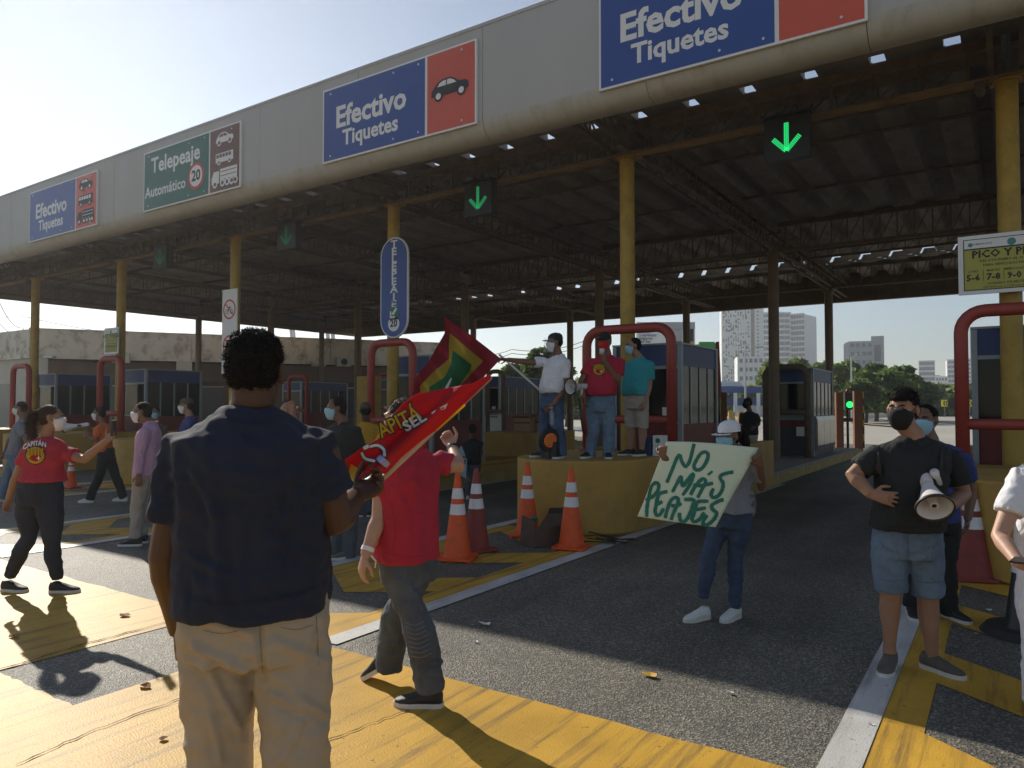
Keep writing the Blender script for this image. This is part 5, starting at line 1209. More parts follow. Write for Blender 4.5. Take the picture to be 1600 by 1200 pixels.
        so_ = meld(up_, 'shoe', CL[shoes], t, max(.006, voxel * .6), 3, .5)
        ol = [(-.078, 0), (-.066, .028), (-.03, .040), (.04, .040), (.11, .052), (.165, .045), (.198, .022), (.205, 0)]
        ol = ol + [(y, -x) for y, x in ol[::-1][1:-1]]
        mb = MB().poly([Q(y, .003) + rr_ * x * s for y, x in ol], fu * .026 * s); mb.build('sole', CL[sole], so_, fixn=True)
    # ---- hair, cap, mask, face
    hm = M[hair] if hair else None
    if hairk in ('short', 'curly', 'tail', 'bald', 'quiff') and hm:
        hb_ = MB()
        E = lambda x, y, z, a, bb, c: hb_.ell(H(x, y, z), (a * s * hb, bb * s * hb, c * s * hb), M=Matrix((hr, hfw, hu)).transposed(), nu=22, nv=14)
        if hairk == 'bald': E(0, -.03, .01, .080, .083, .06)
        else:
            E(0, -.020, .040, .081, .092, .084); E(0, -.040, .0, .0775, .072, .066); E(0, -.040, -.035, .060, .050, .046)
            if hairk == 'quiff': E(0, .018, .078, .066, .080, .048); E(0, -.02, .05, .080, .094, .086)
            if hairk == 'curly': E(0, -.012, .056, .083, .094, .076)
        dsp = (lambda p, n: .004 * nz(p, 60) + .003 * nz(p, 140)) if hairk != 'curly' else (lambda p, n: .006 * nz(p, 45) + .004 * nz(p, 110))
        ho = meld(hb_, 'hair', hm, t, .006 if voxel < .012 else .01, 2, .5, dsp)
        if hairk == 'quiff':
            bd = MB(); bd.loft([(H(0, .030, -.050), hr * .0675 * s, hfw * .070 * s), (H(0, .036, -.085), hr * .050 * s, hfw * .056 * s), (H(0, .044, -.112), hr * .032 * s, hfw * .038 * s), (H(0, .046, -.122), hr * .018 * s, hfw * .022 * s)], 20)
            meld(bd, 'beard', hm, t, .006, 3, .5, dsp)
        if hairk == 'tail':
            mb = MB(); mb.tube([H(0, -.085, .045), H(0, -.125, .05), H(-.005, -.16, .0), H(-.01, -.165, -.08), H(-.02, -.15, -.17), H(-.02, -.14, -.25)], [.026, .030, .040, .042, .032, .010], 12)
            meld(mb, 'ponytail', hm, t, .008, 2, .5, lambda p, n: .006 * nz((p[0], p[1], p[2] * .15), 90)); MB().tube([H(0, -.098, .046), H(0, -.112, .048)], [.032, .032], 12).build('hair_tie', M['blackp'], t)
    if cap:
        cm = MB(); cm.loft([(H(0, -.008, .035), hr * .084 * s, hfw * .104 * s), (H(0, -.008, .075), hr * .083 * s, hfw * .102 * s), (H(0, -.012, .105), hr * .070 * s, hfw * .086 * s), (H(0, -.015, .124), hr * .045 * s, hfw * .056 * s), (H(0, -.015, .131), hr * .012 * s, hfw * .014 * s)], 24)
        co = cm.build('cap', cap, t, auto=True)
        br = MB(); pts = [(.078 * math.cos(a), .055 + .115 * math.sin(a)) for a in [math.pi * q / 12 for q in range(13)]]
        n_ = len(pts); vs = [H(x, y, .042 - 2.2 * x * x - .10 * (y - .05)) for x, y in pts] + [H(x, y, .034 - 2.2 * x * x - .10 * (y - .05)) for x, y in pts]
        br.add(vs, [tuple(range(n_)), tuple(range(2 * n_ - 1, n_ - 1, -1))] + [(q, q + n_, (q + 1) % n_ + n_, (q + 1) % n_) for q in range(n_)]); br.build('brim', cap, co)
        MB().ell(H(0, -.015, .132), (.008, .008, .006), nu=8, nv=5).build('button', cap, co)
    if mask:
        mk = MB(); e = .007
        pk = .016 if mask == 'maskk' else .008
        mk.loft([(H(0, .030, .004), hr * .050 * s, hfw * (.081 + pk * .4) * s), (H(0, .030, -.018), hr * .068 * s, hfw * (.087 + pk) * s), (H(0, .031, -.050), hr * .069 * s, hfw * (.080 + pk) * s), (H(0, .036, -.085), hr * .057 * s, hfw * (.066 + pk * .5) * s), (H(0, .044, -.112), hr * .040 * s, hfw * .046 * s), (H(0, .046, -.122), hr * .024 * s, hfw * .026 * s)], 24, p=2.1)
        # keep only the front of the shell
        cut = []
        for fc in mk.f:
            c = sum((Vector(mk.v[i]) for i in fc), Vector()) / len(fc)
            if (c - hd).dot(hfw) > .034 * s: cut.append(fc)
        mk.f = cut; mk.m = [0] * len(cut); mo = mk.build('face_mask', CL[mask], t, smooth=True)
        so2 = mo.modifiers.new('thick', 'SOLIDIFY'); so2.thickness = .002
        for q in (-1, 1):
            if ears: MB().tube([H(q * .064, .045, -.012), H(q * .080, .004, .010), H(q * .084, -.012, -.006), H(q * .080, .0, -.028), H(q * .064, .045, -.062)], .0014 * s, 5).build('ear_loop', CL[mask], mo)
    if voxel < .0135:
        for q in (-1, 1):
            eo = MB().ell(H(q * .031, .0795, .010), (.0115 * s, .0115 * s, .0046 * s), nu=12, nv=8).build('eye', M['eye_w'], t, smooth=True)
            MB().ell(H(q * .031, .0885, .010), (.0052 * s, .0035 * s, .0052 * s), nu=10, nv=6).build('iris', M['blackp'], eo, smooth=True)
            MB().tube([H(q * .012, .100, .021), H(q * .030, .099, .027), H(q * .052, .080, .022)], [.004 * s, .0055 * s, .0025 * s], 6).build('eyebrow', M['hair'], t)
    t_info = dict(t=t, f=f, r=r, up=up, hd=hd, nk=nk, hp=hp, H=H, P=P, shR=shR, shL=shL, hem=hem, shirt=shirt, s=s, tro=tro)
    return t_info
M['eye_w'] = mat('eye_white', (.22, .17, .15), .3, .05, 10)
def decal(vf, S, shirt, vdir, mat_, name, parent, lift=.004, dx=0, dy=0):
    vs, fs = vf; me = shirt.data
    W = wm(shirt); bvh = BVHTree.FromPolygons([W @ v.co for v in me.vertices], [tuple(p.vertices) for p in me.polygons])
    bm = bmesh.new(); bv = [bm.verts.new(S(x + dx, y + dy, 0)) for x, y in vs]
    for f_ in fs:
        try: bm.faces.new([bv[i] for i in f_])
        except ValueError: pass
    bmesh.ops.triangulate(bm, faces=bm.faces)
    for _ in range(2):
        es = [e for e in bm.edges if e.calc_length() > .02]
        if not es: break
        bmesh.ops.subdivide_edges(bm, edges=es, cuts=1)
    inv = wm(parent).inverted(); miss = []
    for v in bm.verts:
        vdir = (v.co - EYE).normalized()
        h_ = bvh.ray_cast(v.co - vdir * .6, vdir)
        if h_[0]: v.co = inv @ (h_[0] - vdir * lift)
        else: miss.append(v)
    bmesh.ops.delete(bm, geom=miss, context='VERTS')
    m2 = bpy.data.meshes.new(name); bm.to_mesh(m2); bm.free(); m2.materials.append(mat_)
    o = link(name, m2, parent); CH.setdefault(parent, []).append(o); return o
def polyvf(pts): return pts, [tuple(range(len(pts)))]

# 1 big man in navy, back to the camera, holding the red flag
BM = person('big man in navy t-shirt and khaki trousers seen from behind, holding a flag stick', 2.35,
    dict(head=(399, 581), neck=(394, 640, .0), hip=(398, 968, .0), hem=(396, 948), shR=(492, 704, .02), shL=(298, 706, .0), elR=(522, 812, .05), wrR=(552, 778, .32), elL=(262, 868, .0), wrL=(284, 985, .10),
         knR=(465, 1235, -.02), anR=(455, 1475, .05), knL=(345, 1240, .05), anL=(335, 1480, .0), slv=.64), face=180, look=183, skin_='dark', hairk='curly', h=1.86, bulk=1.24, belly=.03, trouser='wide', voxel=.009,
    hands={'R': dict(d=(.75, .45, .1), n=(-.3, .4, -.6), curl=.75, side=-1, k=1.05), 'L': dict(d=(.05, -1, .05), n=(.5, 0, .6), curl=.55, side=-1, k=1.08)}, fold=.013, shr=.97, armk=1.12, legk=1.0, hb=.95, torso_d=1.1,
    cr_t=[(403, 955, 412, 1060, -.010, 6), (296, 962, 392, 992, .010, 7), (305, 1012, 385, 1048, .012, 7), (322, 1042, 374, 1140, .011, 7), (462, 1088, 508, 1116, .010, 6), (430, 1002, 508, 1034, .009, 8), (418, 1084, 474, 1108, .010, 6), (330, 1120, 345, 1190, .009, 6), (470, 1130, 440, 1190, .009, 7), (500, 945, 492, 1000, -.006, 4)],
    cr_s=[(330, 762, 344, 936, .007, 9), (376, 800, 372, 940, .005, 9), (457, 722, 474, 905, .008, 9), (292, 868, 356, 900, .008, 6), (300, 738, 336, 806, .009, 7), (486, 752, 438, 826, .009, 7), (420, 840, 500, 880, .006, 8), (330, 660, 460, 668, .005, 7), (262, 740, 300, 756, .006, 5), (505, 745, 535, 740, .006, 5)])
# 2 flag walker in red polo
RP_ = person('man in red polo and dark jeans walking on yellow paint, head behind the flag', 4.1,
    dict(head=(628, 655, .0), neck=(640, 700), hip=(640, 880), hem=(636, 874), shL=(601, 728, -.05), shR=(690, 722, .12), elL=(592, 810, -.12), wrL=(571, 868, -.2), elR=(716, 730, .12), wrR=(706, 696, .30),
         knL=(655, 985, -.12), anL=(672, 1068, -.12), knR=(618, 965, .15), anR=(608, 1035, .22), slv=.6), face=-128, look=-120, skin_='light', hair='hair_brown', top='red', bot='jeans', h=1.70, bulk=1.05, belly=.03, voxel=.0095,
    hands={'L': dict(d=(-.25, -1, 0), n=(.6, 0, .4), curl=.38, side=1), 'R': dict(d=(-.35, .45, .85), n=(-.3, .5, -.6), curl=1.1, side=1)}, feet={'L': (-95,), 'R': (-110, .55)}, trouser='wide', legk=.95, collar=True, shoes='shoe_k', cr_s=[(610, 760, 640, 800, .006, 5), (640, 750, 680, 780, .005, 5), (600, 800, 612, 868, .006, 4), (660, 800, 650, 868, .005, 5)], cr_t=[(640, 880, 650, 920, -.006, 4), (612, 900, 640, 915, .005, 4), (655, 1040, 690, 1034, .008, 4), (656, 1052, 692, 1050, .007, 4), (600, 1010, 625, 1006, .007, 4), (602, 1022, 622, 1020, .006, 4)])
# 3 woman in crimson shirt with ponytail filming with a phone
WP = person('woman in crimson t-shirt with yellow emblem, ponytail and dark jeans, raising a phone', 6.45,
    dict(head=(80, 653), neck=(73, 682), hip=(62, 772), hem=(66, 752), shR=(103, 708, .02), shL=(44, 706, -.02), elR=(131, 718, -.05), wrR=(166, 690, -.1), elL=(26, 745, 0), wrL=(14, 778, .03),
         knR=(82, 850, -.05), anR=(90, 906, -.05), knL=(45, 840, .0), anL=(14, 902, .0), slv=.55), face=168, look=112, skin_='tan', hair='hair_brown', hairk='tail', top='pink', bot='dkjeans', fem=True, h=1.62, bulk=1.16, mask='maskw',
    trouser='slim', voxel=.0125, hands={'R': dict(d=(.7, .7, 0), n=(-.4, .4, -1), curl=.5, side=-1)}, feet={'R': (95,), 'L': (80, .0)}, legk=1.12, shoes='shoe_k')
# 4 lavender shirt
LV = person('man in lavender long sleeved shirt, khaki trousers and white mask facing left', 8.6,
    dict(head=(222, 644), neck=(234, 661), hip=(226, 742), hem=(228, 744), elR=(226, 712, .25), wrR=(223, 748, .2), elL=(218, 708, -.22), wrL=(217, 742, -.24), knR=(222, 790, .1), anR=(222, 832, .1), knL=(214, 792, -.08), anL=(212, 836, -.08)),
    face=-75, look=-72, skin_='brown', top='lav', bot='beige', mask='maskw', h=1.70, voxel=.014, sleeve='long', bulk=1.02, feet={'L': (-88,), 'R': (-85,)}, collar=True)
# 5 orange shirt walker
OR = person('person in orange shirt and black trousers bending forward and walking left', 12.4,
    dict(head=(155, 646), neck=(160, 662), hip=(166, 708), hem=(162, 706), elR=(148, 682, .2), wrR=(135, 668, .1), elL=(150, 688, -.2), wrL=(140, 684, -.2), knR=(180, 742, .1), anR=(193, 776, .1), knL=(155, 745, -.1), anL=(140, 778, -.1)),
    face=-80, skin_='brown', top='orange', bot='black', mask='maskw', h=1.62, voxel=.017, shoes='shoe_w', feet={'L': (-90,), 'R': (-90,)}, bulk=1.08)
# 6 grey shirt far left
GR = person('man in grey t-shirt and pale jeans with white mask at the far left', 12.6,
    dict(head=(32, 638), neck=(36, 655), hip=(22, 708), hem=(24, 712), elR=(14, 688, .2), wrR=(8, 706, .2), elL=(42, 690, -.2), wrL=(46, 712, -.2), knR=(12, 742, .1), anR=(4, 776, .1), knL=(30, 745, -.1), anL=(26, 780, -.1)),
    face=-70, skin_='brown', top='grey', bot='pale_jeans', mask='maskw', h=1.68, voxel=.018)
# 8 cap man behind lavender
CP = person('man in dark t-shirt and grey cap with white mask behind the big man\'s shoulder', 11.6,
    dict(head=(291, 634), neck=(296, 651), hip=(292, 715), hem=(292, 718), elR=(276, 690, .2), wrR=(272, 712, .1), elL=(308, 692, -.2), wrL=(310, 716, -.2), knR=(288, 755, .1), anR=(286, 796, .1), knL=(298, 757, -.1), anL=(298, 798, -.1)),
    face=-60, look=-70, skin_='tan', top='blue', bot='jeans', mask='maskw', h=1.7, voxel=.018, cap=CL['brownc'])
BK = person('person with blue mask standing behind the lavender shirt, far back', 14.2,
    dict(head=(243, 645), neck=(244, 660), hip=(244, 705), hem=(244, 708), elR=(236, 684), wrR=(235, 700), elL=(253, 684), wrL=(254, 702), knR=(240, 736), anR=(239, 762), knL=(249, 736), anL=(249, 763)),
    face=10, skin_='brown', top='brownc', bot='jeans', mask='maskb', h=1.6, voxel=.02)
# 9 navy jacket man with blue mask
NJ = person('dark haired man in black t-shirt and light blue mask, right of the big man', 7.9,
    dict(head=(525, 638), neck=(535, 659), hip=(538, 758), hem=(536, 764), elR=(520, 718, .1), wrR=(522, 758, .05), elL=(564, 714, -.05), wrL=(566, 752, -.1), knR=(532, 820, .05), anR=(530, 868, .05), knL=(548, 822, -.05), anL=(544, 872, -.05)),
    face=-35, look=-62, skin_='brown', top='black', bot='jeans', mask='maskb', h=1.72, voxel=.0135, shoes='shoe_g', feet={'L': (-50,), 'R': (-60,)}, bulk=1.08)
YL = person('man in mustard t-shirt and dark cap facing away beside the yellow cabinet', 10.8,
    dict(head=(571, 642), neck=(572, 660), hip=(571, 720), hem=(571, 724), elR=(592, 690), wrR=(592, 712, .1), elL=(552, 690), wrL=(553, 712, .1), knR=(577, 762), anR=(577, 802), knL=(565, 762), anL=(564, 802)),
    face=190, skin_='dark', top='yellow', bot='jeans', h=1.7, voxel=.018, cap=CL['brownc'])
HN = person('person behind the big man\'s neck holding a raised fist by the face', 9.0,
    dict(head=(449, 640), neck=(450, 662), hip=(449, 735), hem=(449, 740), elR=(430, 700), wrR=(428, 730), elL=(466, 690, -.1), wrL=(457, 640, -.22), knR=(444, 785), anR=(442, 838), knL=(456, 785), anL=(457, 840)),
    face=10, skin_='tan', top='brownc', bot='jeans', h=1.68, voxel=.016, hands={'L': dict(d=(-.1, 1, 0), n=(0, 0, -1), curl=1.0)})
# 10 dark person with blue sign
DS = person('dark clothed person carrying a pale blue sign beside the orange cones', 12.8,
    dict(head=(738, 672), neck=(738, 686), hip=(738, 728), hem=(738, 726), elR=(726, 704), wrR=(727, 722, -.1), elL=(752, 704), wrL=(748, 722), knR=(733, 755), anR=(731, 776), knL=(745, 756), anL=(744, 779)),
    face=190, skin_='dark', top='black', bot='jeans', h=1.45, voxel=.018, shoes='shoe_w', bulk=1.05)
# 11 three men on the block
WH = person('man in white polo, dark cap and clear face shield standing on the ochre block', 9.75,
    dict(head=(867, 535), neck=(872, 556), hip=(862, 628), hem=(865, 614), gz=.935, shR=(850, 566, .1), shL=(884, 566, -.1), elR=(826, 566, .05), wrR=(793, 562, .0), elL=(882, 608, -.12), wrL=(864, 632, -.2), knR=(851, 672, .1), anR=(850, 706, .1), knL=(872, 674, -.1), anL=(876, 708, -.1), slv=.6),
    face=-48, look=-75, skin_='brown', top='white', bot='blue_jeans', mask='maskw', h=1.70, voxel=.0125, bulk=1.06, belly=.06, cap=CL['black'], trouser='wide', collar=True, feet={'R': (-80,), 'L': (-30,)}, pitch=-.03,
    hands={'R': dict(d=(-1, .1, 0), n=(0, -1, -.4), curl=.7, side=-1)})
RD = person('man in red t-shirt with emblem, cap and red mask speaking into a megaphone microphone', 9.7,
    dict(head=(945, 534), neck=(948, 555), hip=(938, 632), hem=(938, 618), gz=.935, elR=(908, 596, .0), wrR=(912, 622, -.12), elL=(964, 595, -.12), wrL=(943, 562, -.2), knR=(928, 675, 0), anR=(921, 708, 0), knL=(951, 675, -.05), anL=(950, 710, -.05)),
    face=-18, look=-30, skin_='brown', top='red', bot='pale_jeans', mask='maskr', h=1.72, voxel=.0125, bulk=1.12, belly=.07, cap=CL['black'], trouser='long', feet={'R': (-40,), 'L': (-5,)},
    hands={'L': dict(d=(-.3, 1, -.2), n=(0, 0, 1), curl=.8)})
TQ = person('man in turquoise polo, beige shorts and blue mask standing on the block', 10.15,
    dict(head=(990, 541), neck=(998, 560), hip=(994, 628), hem=(994, 618), gz=.935, elR=(984, 602, .15), wrR=(984, 630, .12), elL=(1014, 604, -.1), wrL=(1008, 628, -.15), knR=(986, 670, .05), anR=(985, 702, .05), knL=(1004, 670, -.05), anL=(1003, 702, -.05), short=.98),
    face=-40, look=-82, skin_='tan', top='turq', bot='beige', mask='maskb', h=1.68, voxel=.0125, bulk=1.08, belly=.07, trouser='short', collar=True, feet={'R': (-70,), 'L': (-50,)}, legk=.9)
# 12 woman with the sign
WS = person('woman in white cap, blue mask and tight jeans holding the green lettered protest sign', 5.62,
    dict(head=(1139, 681), neck=(1150, 702), hip=(1143, 806), hem=(1143, 800), elL=(1190, 762, -.04), wrL=(1188, 726, -.21), elR=(1085, 745, -.02), wrR=(1036, 714, -.34), knR=(1107, 872, -.02), anR=(1098, 934, -.02), knL=(1148, 876, .02), anL=(1148, 950, .0)),
    face=-52, look=-62, skin_='brown', hair='hair', hairk='tail', top='grey', bot='navy_jeans', fem=True, mask='maskb', h=1.57, voxel=.0105, trouser='slim', shoes='shoe_w', cap=CL['white'], feet={'R': (-62,), 'L': (-48,)}, bulk=.98, pitch=-.08,
    hands={'L': dict(d=(-.35, .6, -.2), n=(-.2, .2, -1), curl=.9), 'R': dict(d=(-.05, .95, 0), n=(.5, .2, 1), curl=1.1, k=.85)})
# 13 guard
GD = person('guard in black uniform and cap standing beyond the booths', 17.5,
    dict(head=(1168, 630), neck=(1171, 643), hip=(1172, 682), hem=(1172, 680), elR=(1158, 660), wrR=(1157, 650, -.2), elL=(1186, 662), wrL=(1178, 668, -.2), knR=(1167, 712), anR=(1166, 736), knL=(1177, 712), anL=(1178, 736)),
    face=-60, look=-75, skin_='dark', top='black', bot='beige', h=1.74, voxel=.02, bulk=1.12, mask='maskk', cap=CL['black'])
# 14 backpack man with megaphone
BP = person('bearded young man in black t-shirt, denim shorts and black mask carrying a white megaphone', 4.55,
    dict(head=(1411, 640), neck=(1427, 684), hip=(1417, 845), hem=(1417, 826), shR=(1370, 713, .02), shL=(1484, 716, .02), elR=(1332, 742, .02), wrR=(1362, 773, -.10), elL=(1506, 772, .0), wrL=(1470, 800, -.16),
         knR=(1392, 930, 0), anR=(1390, 1008, 0), knL=(1450, 936, 0), anL=(1456, 1022, -.02), short=.92, slv=.72), face=-8, look=-48, skin_='tan', hairk='quiff', top='black', bot='pale_jeans', mask='maskk', h=1.74, voxel=.0095, bulk=1.13, belly=.05, trouser='short', shoes='shoe_g', cr_s=[(1372, 745, 1400, 800, .006, 5), (1460, 745, 1440, 810, .006, 5), (1385, 800, 1450, 815, .005, 5), (1350, 720, 1372, 735, .006, 4), (1495, 745, 1475, 760, .006, 4)], cr_t=[(1416, 835, 1420, 890, -.010, 4), (1380, 850, 1408, 862, .005, 4), (1425, 862, 1460, 850, .005, 4), (1385, 890, 1410, 896, .004, 4)],
    feet={'R': (-38,), 'L': (28,)}, hands={'R': dict(d=(.95, -.18, -.42), n=(.35, -.1, .9), curl=.22, side=1, spread=.2), 'L': dict(d=(-.8, -.5, -.2), n=(.1, .2, 1), curl=.7)}, legk=.98)
BB = person('man in royal blue shirt and dark trousers mostly hidden behind the backpack man', 5.65,
    dict(head=(1446, 656), neck=(1454, 690), hip=(1462, 812), hem=(1462, 815), shL=(1507, 718, .1), elL=(1518, 768, .1), wrL=(1512, 812, .05), elR=(1420, 760, .1), wrR=(1425, 800, .1), knR=(1428, 880, .1), anR=(1425, 942, .05), knL=(1478, 884, -.02), anL=(1484, 955, -.02)),
    face=-15, look=-50, skin_='brown', top='blue', bot='black', mask='maskb', h=1.64, voxel=.013, feet={'R': (-20,), 'L': (15,)}, bulk=1.02)
# 15 right edge man
RE = person('man in white polo with navy cuffs at the right edge, looking at a phone', 3.9,
    dict(head=(1652, 660), neck=(1650, 712), hip=(1650, 915), hem=(1650, 880), shR=(1597, 745, .02), elR=(1562, 838, -.05), wrR=(1592, 880, -.26), elL=(1700, 840, 0), wrL=(1640, 885, -.3), knR=(1622, 1010, 0), anR=(1622, 1090, 0), knL=(1670, 1010, 0), anL=(1674, 1095, 0), slv=.62),
    face=-35, look=-45, skin_='light', top='white', bot='white', mask='maskw', h=1.75, voxel=.0105, bulk=1.0, collar=True, hands={'R': dict(d=(.7, -.2, -.3), n=(-.2, .6, 1), curl=.6)})
# ------------------------------------------------------------------ things held and worn
M['flag_red'] = mat('red_flag_cloth', (.52, .012, .02), .85, .07, 3, .2, 300, trans=.35)
M['flag_yel'] = mat('yellow_flag_print', (.75, .45, .01), .85, .07, 3, trans=.3)
M['flag_grn'] = mat('green_flag_print', (.01, .17, .06), .85, .1, 3, trans=.3)
M['flag_wine'] = mat('crimson_flag_cloth', (.36, .012, .035), .85, .08, 3, .2, 300, trans=.3)
M['flag_yel2'] = mat('mustard_flag_print', (.52, .38, .03), .85, .08, 3, trans=.3)
M['wood'] = mat('light_wood_stick', (.55, .38, .20), .6, .12, 8)
M['lav_print'] = mat('lavender_print', (.42, .38, .65), .7, .05, 5)
M['white_print'] = mat('white_print', (.78, .76, .74), .7, .05, 5)
M['card'] = mat('pale_green_card', (.72, .80, .60), .8, .03, 1.2, .1, 8)
M['teal'] = mat('teal_marker_paint', (.008, .17, .115), .55, .18, 14)
M['mega'] = mat('white_megaphone_plastic', (.62, .60, .60), .4, .05, 4)
M['pale_blue'] = mat('pale_blue_card', (.28, .45, .50), .8, .06, 3)
def pxmesh(mb_pts, faces, Zf, lift, maxe=9):
    bm = bmesh.new(); bv = [bm.verts.new((x, y, 0)) for x, y in mb_pts]
    for f_ in faces:
        try: bm.faces.new([bv[i] for i in f_])
        except ValueError: pass
    bmesh.ops.triangulate(bm, faces=bm.faces)
    for _ in range(6):
        es = [e for e in bm.edges if e.calc_length() > maxe]
        if not es: break
        bmesh.ops.subdivide_edges(bm, edges=es, cuts=1); bmesh.ops.triangulate(bm, faces=[q for q in bm.faces if len(q.verts) > 3])
    for v in bm.verts: v.co = at(v.co.x, v.co.y, Zf(v.co.x, v.co.y) - lift)
    bmesh.ops.recalc_face_normals(bm, faces=bm.faces)
    return bm
def pxbuild(pts, faces, Zf, lift, name, m, parent, maxe=9, smooth=True, thick=0):
    bm = pxmesh(pts, faces, Zf, lift, maxe); me = bpy.data.meshes.new(name); inv = wm(parent).inverted()
    for v in bm.verts: v.co = inv @ v.co
    bm.to_mesh(me); bm.free(); me.materials.append(m)
    if smooth: me.polygons.foreach_set('use_smooth', [True] * len(me.polygons))
    o = link(name, me, parent); CH.setdefault(parent, []).append(o)
    if thick: s = o.modifiers.new('thick', 'SOLIDIFY'); s.thickness = thick; s.offset = 0
    return o
def polyg(pts): return list(pts), [tuple(range(len(pts)))]
def smoothline(pts, n=5):
    P_ = [Vector(p) for p in pts]; out = []
    for i in range(len(P_) - 1):
        a = P_[max(i - 1, 0)]; b = P_[i]; c = P_[i + 1]; d = P_[min(i + 2, len(P_) - 1)]
        for k in range(n):
            t = k / n; out.append(.5 * ((2 * b) + (c - a) * t + (2 * a - 5 * b + 4 * c - d) * t * t + (3 * b - a - 3 * c + d) * t ** 3))
    out.append(P_[-1]); return out
def stroke(pts, w, jit=0.0, seed=1):
    L_ = smoothline(pts); rr = random.Random(seed); A = []; B = []
    for i, p in enumerate(L_):
        t = (L_[min(i + 1, len(L_) - 1)] - L_[max(i - 1, 0)]).normalized(); n = Vector((-t.y, t.x)); ww = w * (1 + rr.uniform(-jit, jit)) * (.75 if i in (0, len(L_) - 1) else 1)
        A.append(p + n * ww / 2); B.append(p - n * ww / 2)
    vs = [tuple(p) for p in A + B]; n_ = len(A); fs = [(i, i + 1, i + 1 + n_, i + n_) for i in range(n_ - 1)]
    return vs, fs
def xf(vf, ox, oy, ang, sx=1.0, sy=1.0, shear=0):
    c, s = math.cos(RAD(ang)), math.sin(RAD(ang)); vs, fs = vf
    return [(ox + c * (x * sx + y * shear) + s * y * sy * 1.0, oy + s * -(-(x * sx + y * shear)) * -1 * -1 - c * y * sy) if False else (ox + c * (x * sx + shear * y) - s * (-y * sy), oy + s * (x * sx + shear * y) + c * (-y * sy)) for x, y in vs], fs
# ---- red flag
def zr(x, y):
    b = 2.74 + max(0, x - 590) / 178 * .46
    d = ((x - 601) * .68 + (y - 742) * .74)          # signed distance from the pole line
    return b + .035 * math.sin(x * .045 - y * .03) * min(1, abs(d) / 40) + .012 * math.sin(x * .11 + y * .16) - .075 * math.exp(-((d + 18) / 8) ** 2)
t = thing('red_flag', 'red flag with yellow and white lettering and a chain emblem on a wooden stick', 'flag', tuple(at(600, 745, 2.75)))
MB().tube([at(577, 766, 2.76), at(604, 742, 2.79), at(766, 590, 3.25)], .011, 10).build('stick', M['wood'], t, smooth=True)
out = [(766, 585), (740, 599), (702, 606), (652, 615), (630, 630), (607, 657), (585, 689), (565, 700), (529, 725), (536, 742), (540, 765), (556, 752), (572, 742), (590, 737), (602, 741), (627, 720), (665, 692), (682, 673), (726, 631), (767, 591)]
c4 = lambda L_: [(490 + x / 4, 570 + y / 4) for x, y in L_]
pxbuild(*polyg(out), zr, 0, 'cloth', M['flag_red'], t, 4, thick=.002)
pxbuild(*polyg([(537, 738), (560, 768), (545, 800), (525, 826), (512, 842), (503, 866), (498, 868), (497, 824), (512, 785)]), lambda x, y: 2.92 + .02 * math.sin(y * .1), 0, 'hanging_cloth', M['flag_red'], t, 8, thick=.002)
pxbuild(*polyg(c4([(235, 620), (312, 668), (260, 720), (215, 760), (198, 782), (202, 720)])), zr, .005, 'yellow_fold', M['flag_yel'], t)
pxbuild(*polyg(c4([(155, 622), (178, 606), (172, 640)])), zr, .005, 'yellow_corner', M['flag_yel'], t)
pxbuild(*polyg([(680, 673), (726, 630), (727.5, 634), (684, 673)]), zr, .005, 'yellow_edge', M['flag_yel'], t)
pxbuild(*polyg(c4([(385, 472), (425, 415), (465, 362), (450, 420), (440, 448)])), zr, .005, 'yellow_letter_edge', M['flag_yel'], t)
tx = text2d('APITÁ', 32, .085, 'LEFT', res=2); tx2 = text2d('APITÁ', 32, .015, 'LEFT', res=2)
pxbuild(*xf(tx, 592, 676, -27, .82), zr, .010, 'letter_outline', M['sign_black'], t, 4, False)
pxbuild(*xf(tx2, 592, 676, -27, .82), zr, .016, 'lettering', M['flag_yel'], t, 4, False)
for s_, a_, e_, m_ in (('SEL', .10, .010, 'sign_black'), ('SEL', .025, .016, 'white_print')):
    pxbuild(*xf(text2d(s_, 23, a_, 'LEFT', res=2), 631, 669, -31, 1.15), zr, e_, 'letter_outline' if e_ < .012 else 'lettering', M[m_], t, 4, False)
for q in (c4([(735, 300), (765, 280), (758, 296), (740, 308)]), c4([(788, 268), (840, 240), (822, 276), (800, 282)])):
    pxbuild(*polyg(q), zr, .007, 'print_mark', M['white_print'], t)
for pts, w1, w2, m_ in ((c4([(300, 548), (322, 585), (385, 602)]), 8.5, 4.5, 'white_print'), (c4([(350, 512), (400, 503), (438, 530), (443, 572)]), 8.5, 4.5, 'white_print'), (c4([(312, 524), (345, 506)]), 9, 6, 'white_print'), (c4([(402, 575), (468, 632)]), 15, 10.5, 'lav_print')):
    pxbuild(*stroke(pts, w1), zr, .010, 'link_outline', M['sign_black'], t, 4); pxbuild(*stroke(pts, w2), zr, .016, 'chain_link', M[m_], t, 4)
